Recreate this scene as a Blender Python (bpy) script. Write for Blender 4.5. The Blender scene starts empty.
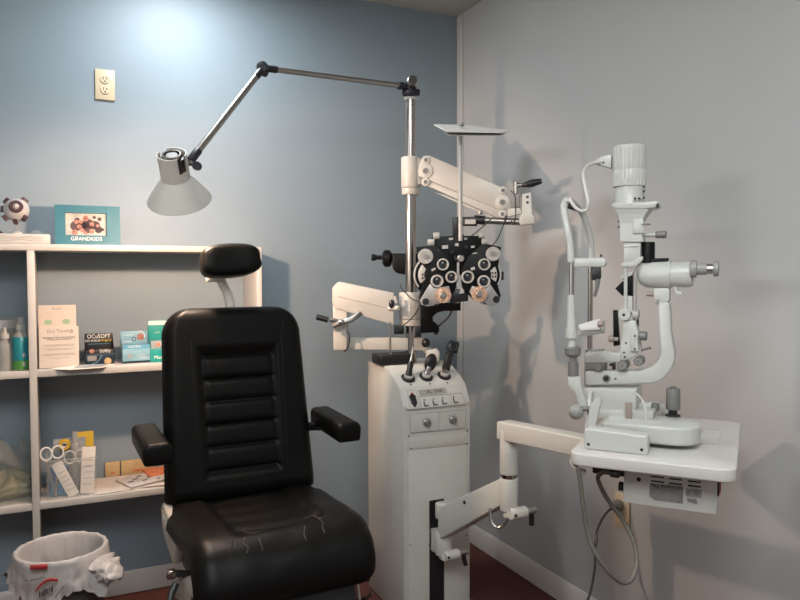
import bpy, bmesh, math, random
from mathutils import Vector, Matrix, noise
random.seed(7)
PI = math.pi
col = bpy.context.scene.collection
# ------------------------------------------------------------------ camera
FPX, YAW, PITCH, ROLL = 712.0, .4412, -.0365, -.0031
CAM = Vector((-1.688, -2.934, 1.239))
FW = Vector((math.sin(YAW)*math.cos(PITCH), math.cos(YAW)*math.cos(PITCH), math.sin(PITCH)))
R0 = Vector((math.cos(YAW), -math.sin(YAW), 0)); U0 = R0.cross(FW)
RT = math.cos(ROLL)*R0 + math.sin(ROLL)*U0; UP = -math.sin(ROLL)*R0 + math.cos(ROLL)*U0
cd = bpy.data.cameras.new('camera'); cam = bpy.data.objects.new('camera', cd); col.objects.link(cam)
cd.sensor_width = 36; cd.lens = FPX/800*36; cd.clip_start = .02
m3 = Matrix((RT, UP, -FW)).transposed()
cam.matrix_world = Matrix.Translation(CAM) @ m3.to_4x4()
bpy.context.scene.camera = cam
def ray(px, py): return FW + RT*((px-400)/FPX) - UP*((py-300)/FPX)
def at(px, py, z): return CAM + ray(px, py)*z
# ------------------------------------------------------------------ materials
def M(name, c, rough=.5, metal=0, bump=0, bscale=200, var=0, vscale=8, spec=.5, alpha=1, trans=0, emit=None, es=0, sub=0, coat=0):
    m = bpy.data.materials.new(name); m.use_nodes = True
    nt = m.node_tree; b = nt.nodes['Principled BSDF']
    b.inputs['Base Color'].default_value = (*c, 1); b.inputs['Roughness'].default_value = rough
    b.inputs['Metallic'].default_value = metal; b.inputs['Specular IOR Level'].default_value = spec
    b.inputs['Alpha'].default_value = alpha; b.inputs['Transmission Weight'].default_value = trans
    b.inputs['Coat Weight'].default_value = coat
    if sub: b.inputs['Subsurface Weight'].default_value = sub; b.inputs['Subsurface Radius'].default_value = (.02, .02, .02)
    if emit: b.inputs['Emission Color'].default_value = (*emit, 1); b.inputs['Emission Strength'].default_value = es
    tc = nt.nodes.new('ShaderNodeTexCoord')
    if var:
        n = nt.nodes.new('ShaderNodeTexNoise'); n.inputs['Scale'].default_value = vscale; n.inputs['Detail'].default_value = 4
        r = nt.nodes.new('ShaderNodeValToRGB')
        r.color_ramp.elements[0].position = .3; r.color_ramp.elements[1].position = .7
        r.color_ramp.elements[0].color = (*[x*(1-var) for x in c], 1); r.color_ramp.elements[1].color = (*[min(1, x*(1+var)) for x in c], 1)
        nt.links.new(tc.outputs['Object'], n.inputs['Vector']); nt.links.new(n.outputs['Fac'], r.inputs['Fac']); nt.links.new(r.outputs['Color'], b.inputs['Base Color'])
    if bump:
        n = nt.nodes.new('ShaderNodeTexNoise'); n.inputs['Scale'].default_value = bscale; n.inputs['Detail'].default_value = 3
        bp = nt.nodes.new('ShaderNodeBump'); bp.inputs['Strength'].default_value = bump; bp.inputs['Distance'].default_value = .002
        nt.links.new(tc.outputs['Object'], n.inputs['Vector']); nt.links.new(n.outputs['Fac'], bp.inputs['Height']); nt.links.new(bp.outputs['Normal'], b.inputs['Normal'])
    return m
m_blue = M('blue wall paint', (.235, .29, .33), .55, bump=.08, bscale=120, var=.03, vscale=3)
m_grey = M('grey wall paint', (.445, .445, .44), .6, bump=.08, bscale=120, var=.02, vscale=3)
m_plain = M('plain wall paint', (.45, .44, .42), .7, bump=.06, bscale=120)
m_ceil = M('ceiling paint', (.55, .52, .47), .8, bump=.2, bscale=80)
m_carpet = M('red carpet', (.105, .042, .035), .95, bump=.9, bscale=420, var=.45, vscale=260, spec=.1)
m_trim = M('white trim paint', (.62, .57, .52), .4, var=.02)
m_shelf = M('white laminate', (.47, .445, .41), .35, var=.015, vscale=20)
m_white = M('cream enamel', (.61, .595, .54), .32, var=.02, vscale=15, bump=.03, bscale=300)
m_warm = M('warm white enamel', (.60, .57, .515), .35, var=.02, vscale=15)
m_slit = M('white instrument enamel', (.54, .55, .51), .3, var=.015, vscale=15)
m_table = M('white laminate table', (.61, .59, .555), .35, var=.015, vscale=25)
m_leath = M('black leather', (.005, .0048, .0044), .42, bump=.25, bscale=260, spec=.13)
m_leath2 = M('black leather seam', (.006, .0055, .005), .45, bump=.3, bscale=260, spec=.3)
m_crack = M('leather crack', (.09, .085, .08), .8, bump=.3)
m_black = M('black plastic', (.012, .012, .013), .4, bump=.05, bscale=300)
m_bmetal = M('black enamel', (.0045, .0045, .005), .42, spec=.18, bump=.03)
m_navy = M('dark plastic joint', (.018, .019, .026), .45, bump=.05)
m_chrome = M('chrome', (.44, .41, .38), .2, 1, bump=.02, bscale=60)
m_steel = M('brushed steel', (.42, .40, .375), .36, 1, bump=.05, bscale=400)
m_gknob = M('grey knurled metal', (.22, .215, .205), .5, .4, bump=.4, bscale=500)
m_lgrey = M('light grey plastic', (.50, .49, .46), .4, bump=.03)
m_mgrey = M('mid grey plastic', (.30, .30, .29), .45, bump=.05)
m_wing = M('grey enamel', (.40, .39, .375), .35, .2, bump=.03)
m_copper = M('rose brass', (.80, .48, .33), .28, 1, bump=.6, bscale=500, var=.35, vscale=170)
m_glass = M('lens glass', (.035, .042, .046), .06, 0, spec=.6, var=.1, vscale=60)
m_shade = M('lamp enamel', (.60, .58, .53), .5, var=.01)
m_bulb = M('bulb glow', (1, .9, .75), .3, emit=(1, .72, .45), es=12)
m_diff = M('ceiling light diffuser', (1, 1, 1), .5, emit=(.86, .94, 1), es=6)
m_ivory = M('ivory plastic', (.60, .50, .34), .4, var=.02)
m_dark = M('dark slot', (.015, .012, .01), .7, bump=.02)
m_teal = M('teal painted frame', (.008, .115, .155), .5, var=.05, vscale=40)
m_teal2 = M('teal print', (.01, .27, .24), .4, var=.05, vscale=30)
m_ltblue = M('light blue print', (.20, .37, .45), .4, var=.12, vscale=25)
m_mblue = M('mid blue print', (.10, .32, .46), .4, var=.15, vscale=60)
m_dkblue = M('dark blue print', (.005, .018, .035), .4, var=.2, vscale=60)
m_green = M('green print', (.06, .22, .04), .35, var=.05)
m_spray = M('teal label', (.012, .20, .24), .35, var=.03)
m_paper = M('paper', (.72, .66, .58), .8, var=.03, vscale=40)
m_paperp = M('pinkish paper', (.55, .48, .42), .75, var=.02, vscale=40)
m_print = M('grey print', (.24, .22, .20), .8, var=.1)
m_ink = M('black ink', (.03, .028, .027), .7, var=.1)
m_sage = M('sage print', (.30, .42, .28), .7, var=.05)
m_wprint = M('white print', (.78, .76, .72), .6, var=.03)
m_yprint = M('yellow print', (.70, .50, .03), .6, var=.05)
m_red = M('red print', (.38, .03, .03), .5, var=.08)
m_orange = M('orange print', (.55, .17, .07), .6, var=.2, vscale=60)
m_skin = M('printed skin tone', (.36, .16, .12), .7, var=.45, vscale=130)
m_hairp = M('printed dark clothes', (.05, .025, .03), .7, var=.3, vscale=60)
m_photo = M('photo background', (.42, .40, .35), .4, var=.25, vscale=45)
m_maroon = M('dark maroon plastic', (.05, .018, .022), .45, var=.1)
m_eye = M('grey white ball', (.42, .395, .38), .45, var=.03)
m_print2 = M('printed page', (.48, .45, .43), .6, var=.25, vscale=70)
m_tan = M('tan board', (.48, .33, .16), .6, var=.08, vscale=30)
m_bag = M('frosted plastic bag', (.44, .41, .39), .42, var=.10, vscale=12, bump=.9, bscale=34)
m_bin = M('grey bin plastic', (.075, .07, .066), .5, var=.08, bump=.1)
m_clear = M('clear plastic', (.80, .82, .80), .12, trans=.0, alpha=.07, spec=.6)
m_clear2 = M('cloudy plastic', (.50, .50, .46), .35, alpha=.55, var=.08)
m_olive = M('yellowish folded film', (.30, .28, .17), .5, var=.25, vscale=14, bump=.3, bscale=30)
m_yellow = M('yellow plastic', (.62, .40, .03), .45, var=.08)
m_bluecl = M('blue plastic pack', (.02, .10, .25), .4, var=.3, vscale=50)
m_cord = M('grey cord', (.13, .12, .10), .55, bump=.05)
m_dcord = M('dark cord', (.03, .028, .027), .5, bump=.05)
m_wcord = M('white cord', (.60, .58, .53), .45, bump=.05)
m_plate = M('silver label', (.22, .225, .22), .5, .1, var=.15, vscale=90)
m_plate2 = M('pale label', (.30, .32, .33), .5, .1, var=.3, vscale=70)
m_cover = M('beige cover plastic', (.45, .42, .36), .5, var=.04)
m_panel = M('panel grey print', (.42, .39, .34), .5, var=.02)
m_tool = M('pink metal', (.36, .29, .26), .4, .3, var=.1)
# ------------------------------------------------------------------ mesh builder
class G:
    def __init__(s): s.bm = bmesh.new()
    def box(s, c, d, rot=None, bev=0, seg=2):
        r = bmesh.ops.create_cube(s.bm, size=1)['verts']
        mt = Matrix.Translation(Vector(c)) @ (rot.to_4x4() if rot else Matrix.Identity(4)) @ Matrix.Diagonal((*d, 1))
        bmesh.ops.transform(s.bm, matrix=mt, verts=r)
        if bev:
            es = list({e for v in r for e in v.link_edges})
            bmesh.ops.bevel(s.bm, geom=es, offset=min(bev, min(d)*.49), segments=seg, affect='EDGES', profile=.5)
        return s
    def cyl(s, a, b, r0, r1=None, n=28, bev=0):
        a, b = Vector(a), Vector(b); r1 = r0 if r1 is None else r1
        q = (b-a).to_track_quat('Z', 'Y').to_matrix()
        prof = [(0, 0)]
        h = (b-a).length
        if bev: prof += [(r0-bev, 0), (r0-bev*.3, bev*.3), (r0, bev), (r1, h-bev), (r1-bev*.3, h-bev*.3), (r1-bev, h)]
        else: prof += [(r0, 0), (r1, h)]
        prof += [(0, h)]
        return s.lathe(prof, a, q, n)
    def lathe(s, prof, o=(0, 0, 0), q=None, n=32, a0=0, a1=2*PI):
        o = Vector(o); q = q or Matrix.Identity(3); full = abs(a1-a0-2*PI) < 1e-6
        rings = []
        for (r, z) in prof:
            if r < 1e-7: rings.append([s.bm.verts.new(o+q@Vector((0, 0, z)))]*(n if full else n+1)); continue
            rings.append([s.bm.verts.new(o+q@Vector((r*math.cos(a0+(a1-a0)*i/n), r*math.sin(a0+(a1-a0)*i/n), z))) for i in range(n if full else n+1)])
        for A, B in zip(rings, rings[1:]):
            for i in range(n):
                j = (i+1) % n if full else i+1
                f = []
                for v in (A[i], A[j], B[j], B[i]):
                    if v not in f: f.append(v)
                if len(f) > 2:
                    try: s.bm.faces.new(f)
                    except ValueError: pass
        return s
    def tube(s, pts, r, n=10, smooth=True, per=6):
        P = [Vector(p) for p in pts]
        if smooth and len(P) > 2:
            Q = []
            for i in range(len(P)-1):
                p0, p1, p2, p3 = P[max(i-1, 0)], P[i], P[i+1], P[min(i+2, len(P)-1)]
                for k in range(per):
                    t = k/per
                    Q.append(.5*((2*p1)+(p2-p0)*t+(2*p0-5*p1+4*p2-p3)*t*t+(3*p1-p0-3*p2+p3)*t**3))
            Q.append(P[-1]); P = Q
        rings = []; nrm = None
        for i, p in enumerate(P):
            t = (P[min(i+1, len(P)-1)]-P[max(i-1, 0)]).normalized()
            if nrm is None: nrm = t.orthogonal().normalized()
            nrm = (nrm-t*nrm.dot(t)).normalized(); bn = t.cross(nrm)
            rr = r[min(int(i*len(r)/len(P)), len(r)-1)] if isinstance(r, (list, tuple)) else r
            rings.append([s.bm.verts.new(p+nrm*rr*math.cos(2*PI*k/n)+bn*rr*math.sin(2*PI*k/n)) for k in range(n)])
        for A, B in zip(rings, rings[1:]):
            for k in range(n): s.bm.faces.new((A[k], A[(k+1) % n], B[(k+1) % n], B[k]))
        s.bm.faces.new(rings[0][::-1]); s.bm.faces.new(rings[-1])
        return s
    def hull(s, A, B, bev=0, seg=2):            # A, B: matching outlines (lists of points), closed solid between them
        a = [s.bm.verts.new(Vector(p)) for p in A]; b = [s.bm.verts.new(Vector(p)) for p in B]
        n = len(a); fs = [s.bm.faces.new(a[::-1]), s.bm.faces.new(b)]
        for i in range(n): fs.append(s.bm.faces.new((a[i], a[(i+1) % n], b[(i+1) % n], b[i])))
        bmesh.ops.recalc_face_normals(s.bm, faces=fs)
        if bev:
            bmesh.ops.bevel(s.bm, geom=list({e for f in fs for e in f.edges}), offset=bev, segments=seg, affect='EDGES', profile=.5)
        return s
    def prism(s, poly, y0, y1, bev=0, seg=2):    # poly of (x, z), pushed along y
        return s.hull([(p[0], y0, p[-1]) for p in poly], [(p[0], y1, p[-1]) for p in poly], bev, seg)
    def zprism(s, poly, z0, z1, bev=0, seg=2):
        return s.hull([(p[0], p[1], z0) for p in poly], [(p[0], p[1], z1) for p in poly], bev, seg)
    def sph(s, c, r, sc=(1, 1, 1), n=20):
        v = bmesh.ops.create_uvsphere(s.bm, u_segments=n, v_segments=n//2+2, radius=r)['verts']
        bmesh.ops.transform(s.bm, matrix=Matrix.Translation(Vector(c)) @ Matrix.Diagonal((*sc, 1)), verts=v); return s
    def ring(s, c, ro, ri, d, ax=(0, -1, 0), n=32, a0=0, a1=2*PI):
        q = Vector(ax).to_track_quat('Z', 'Y').to_matrix()
        b = min(d, ro-ri)*.25
        return s.lathe([(ri, 0), (ro-b, 0), (ro, b), (ro, d-b), (ro-b, d), (ri+b, d), (ri, d-b), (ri, 0)], c, q, n, a0, a1)
    def grid(s, fn, nu, nv, close_u=False):
        V = [[s.bm.verts.new(fn(i/nu, j/nv)) for j in range(nv+1)] for i in range(nu if close_u else nu+1)]
        for i in range(nu):
            k = (i+1) % nu if close_u else i+1
            for j in range(nv): s.bm.faces.new((V[i][j], V[k][j], V[k][j+1], V[i][j+1]))
        return s
    def build(s, name, mat, parent=None, ang=35, solid=0):
        bm = s.bm; bmesh.ops.remove_doubles(bm, verts=bm.verts, dist=1e-6)
        bmesh.ops.recalc_face_normals(bm, faces=bm.faces)
        me = bpy.data.meshes.new(name); bm.to_mesh(me); bm.free()
        me.polygons.foreach_set('use_smooth', [True]*len(me.polygons)); me.set_sharp_from_angle(angle=math.radians(ang))
        me.materials.append(mat)
        o = bpy.data.objects.new(name, me); col.objects.link(o)
        if parent is not None: o.parent = parent.o if isinstance(parent, Thing) else parent
        if solid:
            md = o.modifiers.new('solidify', 'SOLIDIFY'); md.thickness = solid; md.offset = 0
        return o
class Thing:                                     # an Empty at the thing's base; p() gives the local point where a sight line meets a local plane
    def __init__(s, name, label, cat, o=(0, 0, 0), rz=0, group=None):
        s.o = bpy.data.objects.new(name, None); col.objects.link(s.o); s.o.empty_display_size = .05
        s.org = Vector(o); s.rz = rz; s.o.location = s.org; s.o.rotation_euler = (0, 0, rz)
        s.Mi = Matrix.Rotation(-rz, 3, 'Z'); s.o['label'] = label; s.o['category'] = cat
        if group: s.o['group'] = group
    def p(s, px, py, v=0, ax=1):
        c = s.Mi@(CAM-s.org); d = s.Mi@ray(px, py); q = c+d*((v-c[ax])/d[ax]); q[ax] = v; return q
    def hit(s, px, py, p0, n):
        c = s.Mi@(CAM-s.org); d = s.Mi@ray(px, py); p0 = Vector(p0); n = Vector(n); return c+d*((p0-c).dot(n)/d.dot(n))
    def loc(s, w): return s.Mi@(Vector(w)-s.org)
    def poly(s, pts, v=0): return [s.p(x, y, v) for x, y in pts]
    def scale(s, px, py, v=0): return (s.p(px+1, py, v)-s.p(px-1, py, v)).length/2
def single(o, label, cat, group=None, kind=None):
    o['label'] = label; o['category'] = cat
    if group: o['group'] = group
    if kind: o['kind'] = kind
    return o
def struct(name, g, mat, label=None):
    o = g.build(name, mat); o['kind'] = 'structure'; o['label'] = label or name.replace('_', ' '); return o
def text(name, body, mat, parent, loc, size, rot=(PI/2, 0, 0), ext=.0003, wid=1, align='CENTER', matrix=None):
    cu = bpy.data.curves.new(name, 'FONT'); cu.body = body; cu.size = size; cu.extrude = ext; cu.align_x = align; cu.align_y = 'CENTER'; cu.resolution_u = 3
    t = bpy.data.objects.new(name, cu); col.objects.link(t)
    bpy.context.view_layer.update()
    me = bpy.data.meshes.new_from_object(t.evaluated_get(bpy.context.evaluated_depsgraph_get()))
    bpy.data.objects.remove(t)
    mt = matrix if matrix is not None else Matrix.Translation(Vector(loc)) @ Matrix.Rotation(rot[2], 4, 'Z') @ Matrix.Rotation(rot[1], 4, 'Y') @ Matrix.Rotation(rot[0], 4, 'X')
    me.transform(mt @ Matrix.Diagonal((wid, 1, 1, 1)))
    me.materials.clear(); me.materials.append(mat); me.name = name
    o = bpy.data.objects.new(name, me); col.objects.link(o)
    o.parent = parent.o if isinstance(parent, Thing) else parent
    return o
# ------------------------------------------------------------------ the room
HC = 2.44; XL, YF = -6.4, -4.9
struct('floor', G().box(((XL)/2, YF/2, -.03), (-XL+.2, -YF+.2, .06)), m_carpet, 'dark red carpet floor')
struct('ceiling', G().box((XL/2, YF/2, HC+.03), (-XL+.2, -YF+.2, .06)), m_ceil, 'off white ceiling')
struct('wall_back', G().box((XL/2, .05, HC/2), (-XL+.2, .1, HC)), m_blue, 'slate blue wall behind the shelf')
struct('wall_right', G().box((.05, YF/2, HC/2), (.1, -YF, HC)), m_grey, 'light grey wall behind the slit lamp')
WY, WZ, WW, WH = -3.2, 2.10, 2.6, .30
for k, (cy, cz, dy, dz) in enumerate((((WY+WW/2)/2, HC/2, -(WY+WW/2), HC), ((YF+WY-WW/2)/2, HC/2, WY-WW/2-YF, HC), (WY, (WZ-WH/2)/2, WW, WZ-WH/2), (WY, (HC+WZ+WH/2)/2, WW, HC-WZ-WH/2))):
    struct('wall_left', G().box((XL-.05, cy, cz), (.1, dy, dz)), m_plain, 'plain wall on the far left')
w1 = G().box((XL-.05, WY, WZ), (.01, WW, WH)); struct('added_window_1', w1, M('added window glow', (.9, .9, .9), .3, emit=(1, .96, .9), es=4), 'added glowing opening for fill light, high on far left wall')  # unseen opening, added so fill light enters from the left
struct('added_shade_panel', G().box((-2.86, -2.55, .722), (.05, 4.5, 1.444), bev=.006), m_plain, 'added half height panel shading the low part of the room, out of view')  # added out of view to block the fill light low down
struct('wall_front', G().box((XL/2, YF-.05, HC/2), (-XL+.2, .1, HC)), m_plain)
BH = .0846
def base_prof(): return [(0, 0), (-.014, 0), (-.014, BH*.66), (-.011, BH*.74), (-.011, BH*.80), (-.006, BH*.95), (-.004, BH), (0, BH)]
struct('baseboard_back', G().hull([(XL, y, z) for y, z in base_prof()], [(0, y, z) for y, z in base_prof()]), m_trim, 'white baseboard under the blue wall')
struct('baseboard_right', G().hull([(y, YF, z) for y, z in base_prof()], [(y, -.014, z) for y, z in base_prof()]), m_trim, 'white baseboard under the grey wall')
struct('trim_1', G().box((-.0025, -.028, (HC+BH)/2), (.005, .055, HC-BH-.01), bev=.0015).box((-.007, -.042, (HC+BH)/2), (.007, .024, HC-BH-.01), bev=.003, seg=3), M('pale grey trim', (.52, .515, .49), .5, var=.01), 'white vertical trim strip in the room corner')
# wall outlets
def outlet(name, label, o, rz):
    t = Thing(name, label, 'wall outlet', o, rz, 'wall outlets')
    pl = G().box((0, -.004, 0), (.070, .008, .114), bev=.004).build('cover_plate', m_ivory, t)
    for s in (1, -1):
        r = G().lathe([(0, 0), (.0165, 0), (.0165, .003), (.0155, .004), (0, .004)], (0, -.0075, s*.0195), Matrix.Rotation(PI/2, 3, 'X'), 24).build('receptacle', m_ivory, t)
        sl = G()
        for dx, h in ((-.006, .009), (.006, .0075)): sl.box((dx, -.0116, s*.0195+.003), (.0022, .001, h))
        sl.cyl((0, -.011, s*.0195-.008), (0, -.0121, s*.0195-.008), .003, n=12)
        sl.build('slot', m_dark, r)
    G().cyl((0, -.007, 0), (0, -.0095, 0), .003, n=12).build('screw', m_steel, t)
    return t
outlet('wall_outlet', 'ivory two socket outlet high on the blue wall, nothing plugged in', (-1.533, 0, 1.956), 0)
outlet('wall_outlet', 'ivory outlet on the grey wall below the table, grey plug in it', (0, -1.112, .443), -PI/2)
# ------------------------------------------------------------------ shelf unit
SY = -.238; STOP, SMID, SLOW = 1.344, .9155, .462
sh = Thing('shelf_unit', 'white open shelf unit with cubby holes against the blue wall', 'shelf', (-1.8, 0, 0))
XS0, XS1 = -2.75, -1.0
def sx(x): return x+1.8
b = .0015
G().box((sx((XS0+XS1)/2), SY/2, STOP-.011), (XS1-XS0, -SY-.002, .022), bev=b).build('top_panel', m_shelf, sh)
for x in (XS1-.009, XS0+.009): G().box((sx(x), SY/2, (STOP-.022)/2), (.018, -SY-.002, STOP-.022), bev=b).build('side_panel', m_shelf, sh)
G().box((sx(-1.787), SY/2, (STOP-.022)/2), (.023, -SY-.002, STOP-.022), bev=b).build('divider', m_shelf, sh)
for a, c in ((XS0+.018, -1.7985), (-1.7755, XS1-.018)):
    for z in (SMID, SLOW): G().box((sx((a+c)/2), SY/2, z-.0115), (c-a, -SY-.002, .023), bev=b).build('shelf_board', m_shelf, sh)
def onshelf(px, z, y): return CAM.x+ray(px, 300).x*((y-CAM.y)/ray(px, 300).y)
# picture frame
fx0, fx1 = onshelf(56.5, 0, -.16), onshelf(121.5, 0, -.16)
pf = Thing('picture_frame', 'teal picture frame with a family photo and white lettering on the shelf top', 'picture frame', ((fx0+fx1)/2, -.16, STOP))
fw = fx1-fx0; fh = .142
lean = Matrix.Rotation(-.10, 4, 'X')
ob = []
ww, wh, wz = fw*.64*.98, fh*.56, fh*.53
g = G(); x0 = -fw*.0-.006
for (cx, cz, dx, dz) in ((-(fw+ww)/4-.003, fh/2, (fw-ww)/2-.006+.0, fh), ((fw+ww)/4-.003, fh/2, (fw-ww)/2+.006, fh), (-.006, (wz-wh/2)/2, ww+.002, wz-wh/2), (-.006, (fh+wz+wh/2)/2, ww+.002, fh-wz-wh/2)):
    g.box((cx, 0, cz), (dx, .018, dz))
ob.append(g.build('frame', m_teal, pf))
ph = G().box((-.006, .004, wz), (ww+.004, .004, wh+.004)).build('photo', m_photo, pf); ob.append(ph)
people = [(.49, .78, .13, 1), (.26, .62, .1, 1), (.37, .63, .09, 1), (.33, .40, .1, 1), (.22, .14, .13, 1), (.64, .52, .1, 1), (.78, .45, .07, 1), (.63, .2, .11, 1), (.48, .12, .08, 1), (.4, .24, .09, 1)]
g = G(); g2 = G()
for (u, v, r, k) in people:
    c = (-.006-ww/2+u*ww, .0018, wz-wh/2+v*wh)
    g.cyl(c, (c[0], .0012-.0001*len(g.bm.verts)/28, c[2]), r*ww*.58, n=18)
for (u, v, r) in ((.25, .45, .2), (.55, .55, .2), (.40, .48, .16), (.72, .50, .17), (.28, .72, .1), (.8, .3, .14), (.5, .35, .2), (.9, .3, .06), (.7, .88, .06), (.83, .8, .07)):
    c = (-.006-ww/2+u*ww, .0022, wz-wh/2+v*wh*.95); g2.cyl(c, (c[0], .0017, c[2]), min(r*ww*.7, .026), n=18)
ob.append(g2.build('printed_clothing', m_hairp, ph)); ob.append(g.build('printed_face', m_skin, ph))
ob.append(text('lettering', 'GЯANDKIDS', m_wprint, pf, (-.006, -.0092, wz-wh/2-.0135), .019, wid=.95))
g = G().box((0, .035, .05), (.05, .003, .10), Matrix.Rotation(.35, 3, 'X')); ob.append(g.build('easel_back', m_black, pf))
for o_ in ob: o_.data.transform(lean)
# model eye tray and mounted eye model
ex0, ex1 = onshelf(-30, 0, -.19), onshelf(51.5, 0, -.19)
tr = Thing('dome_display', 'white rectangular display base with two clear domes on the shelf top', 'display', ((ex0+ex1)/2, -.13, STOP))
w = ex1-ex0
G().box((0, 0, .0185), (w, .125, .035), bev=.005, seg=3).build('base', m_shelf, tr)
wp = G()
for k, zz in enumerate((.026, .021, .014)):
    wp.tube([(-w*.2+i*w*.075, -.0627, zz+.002*math.sin(i*1.3+k)) for i in range(9)], .0006, 5)
wp.build('printed_wave', m_print, tr)
ux = lambda px: onshelf(px, 0, -.13)-(ex0+ex1)/2
for px in (18, 38): G().lathe([(.021*math.cos(a*PI/16), .036+.018*math.sin(a*PI/16)) for a in range(9)], (ux(px), 0, 0), None, 24).build('clear_dome', m_clear, tr)
G().lathe([(.012*math.cos(a*PI/16), .036+.012*math.sin(a*PI/16)) for a in range(9)], (ux(1), 0, 0), None, 24).build('dark_dome', m_maroon, tr)
ec = at(16.5, 210, 2.45)
em = Thing('eye_model', 'round grey model eye with dark maroon stubs on a thin post', 'eye model', (ec.x, ec.y, STOP+.036))
cz = ec.z-STOP-.036; er = .040
ball = G().sph((0, 0, cz), er, n=28).build('eyeball', m_eye, em)
G().cyl((0, 0, .012), (0, 0, cz-er+.003), .0022).build('post', m_clear2, em)
G().lathe([(0, 0), (.016, 0), (.016, .004), (.006, .012), (0, .013)]).build('foot', m_lgrey, em)
dirs = {'lens_ring': Vector((.30, -.85, .12)), 'muscle_stub': None}
d = (-FW*.86+RT*.42+UP*.22).normalized()
q = d.to_track_quat('Z', 'Y').to_matrix(); c = Vector((0, 0, cz))
G().lathe([(.010, -.002), (.021, -.006), (.0225, .000), (.019, .004), (.010, .004), (.010, -.002)], c+d*er*.88, q, 28).build('iris_ring', m_maroon, em)
G().sph(c+d*(er*.95), .0085).build('lens', m_eye, em)
for v in ((-.78, .12, .75), (-1, .1, .05), (-.72, .45, -.72), (.08, .3, -1), (.80, .2, -.75), (.5, -.5, 1)):
    dd = (RT*v[0]-FW*v[1]+UP*v[2]).normalized()
    q2 = dd.to_track_quat('Z', 'Y').to_matrix()
    G().box(c+dd*(er+.004), (.012, .022, .014), q2, bev=.002).build('muscle_stub', m_maroon, em)
# --- middle shelf
def cartonbox(name, label, px0, px1, ztop, zfront, y, depth, mats, rz=0):
    x0, x1 = onshelf(px0, 0, y), onshelf(px1, 0, y)
    t = Thing(name, label, 'display carton', ((x0+x1)/2, y, SMID), rz, 'display cartons on the middle shelf'); w = x1-x0
    fr = zfront
    G().box((0, depth/2, fr/2), (w, depth, fr), bev=.001).build('tray', mats[0], t)
    G().box((0, depth-.004, ztop/2+fr*.1), (w*.98, .006, ztop-fr*.2), bev=.001).build('header_card', mats[1], t)
    for s in (-1, 1): G().hull([(s*w/2, 0, fr), (s*w/2, depth, fr), (s*w/2, depth, ztop*.9)], [(s*(w/2-.002), 0, fr), (s*(w/2-.002), depth, fr), (s*(w/2-.002), depth, ztop*.9)]).build('side_flap', mats[1], t)
    return t, w
# brochure holder
x0, x1 = onshelf(38, 0, -.19), onshelf(78, 0, -.19)
br = Thing('brochure_stack', 'tall cream brochures with green ovals leaning on the middle shelf', 'brochure', ((x0+x1)/2, -.19, SMID+.001))
w = x1-x0; L2 = Matrix.Rotation(-.13, 4, 'X'); ob = []
ob.append(G().box((0, 0, .0715), (w, .012, .143), bev=.0008).build('front_stack', m_paperp, br))
ob.append(G().box((-.004, .012, .110), (w*.96, .006, .220), bev=.0008).build('back_sheet', m_paperp, br))
g = G()
for px, z in ((-.27, .160), (.19, .161)):
    o_ = G().cyl((px*w, .009, z), (px*w, .0086, z), .0125, n=20).build('green_oval', m_sage, br)
    for v in o_.data.vertices: v.co.z = z+(v.co.z-z)*.78
    ob.append(o_)
ob.append(text('heading', 'Dry Touch', m_print, br, (-.002, -.0064, .127), .016))
ob.append(text('slogan', 'GET READY FOR A CONTINUING\nSAVINGS WITH COUPON', m_ink, br, (0, -.0064, .101), .0068))
ob.append(text('maker_name', 'Bausch', m_print, br, (-.005, .0086, .207), .011))
g = G()
for k, (z, a) in enumerate(((.080, .8), (.076, .75), (.066, .82), (.062, .6), (.048, .8), (.044, .82), (.034, .5))):
    yy = -.0063 if z < .17 else .0087
    g.box((0, yy, z), (w*a, .0004, .0011))
ob.append(g.build('printed_line', m_print, br))
g = G().tube([(.036, -.0063, .122), (.040, -.0063, .131), (.043, -.0063, .122), (.036, -.0063, .122)], .0009, 5); ob.append(g.build('drop_mark', m_ink, br))
for o_ in ob: o_.data.transform(L2)
# dark carton
t, w = cartonbox('display_carton', 'black eyelid wipe display carton with white lettering beside cream brochures', 84, 113.5, .110, .042, -.175, .075, (m_dkblue, m_black))
text('brand_name', 'OCuSOFT', m_wprint, t, (0, .0675, .0985), .0205, wid=.88)
text('product_name', 'LID SCRUB', m_wprint, t, (-.021, .0675, .083), .0105)
text('variant_name', 'Original', m_yprint, t, (.024, .0675, .084), .012)
G().box((0, .0672, .071), (.07, .0005, .0012)).build('printed_rule', m_mblue, t)
G().box((0, .03, .044), (w*.94, .05, .020), bev=.002).build('inner_box', m_black, t)
text('inner_lettering', 'Softly', m_wprint, t, (.018, .0045, .050), .017)
G().cyl((-.026, .0045, .051), (-.026, .004, .051), .008, n=18).build('printed_face', m_skin, t)
g = G().tube([(-.028, -.0005, .006), (-.008, -.0005, .013), (.006, -.0005, .036)], .0011, 5); g.build('printed_swoosh', m_ltblue, t)
G().box((-.026, -.0004, .026), (.03, .0005, .018)).build('printed_eye', m_print, t)
G().lathe([(0, 0), (.012, 0), (.012, .0006), (0, .0006)], (.026, 0, .014), Matrix.Rotation(PI/2, 3, 'X'), 20).build('printed_badge', m_tan, t)
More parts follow.
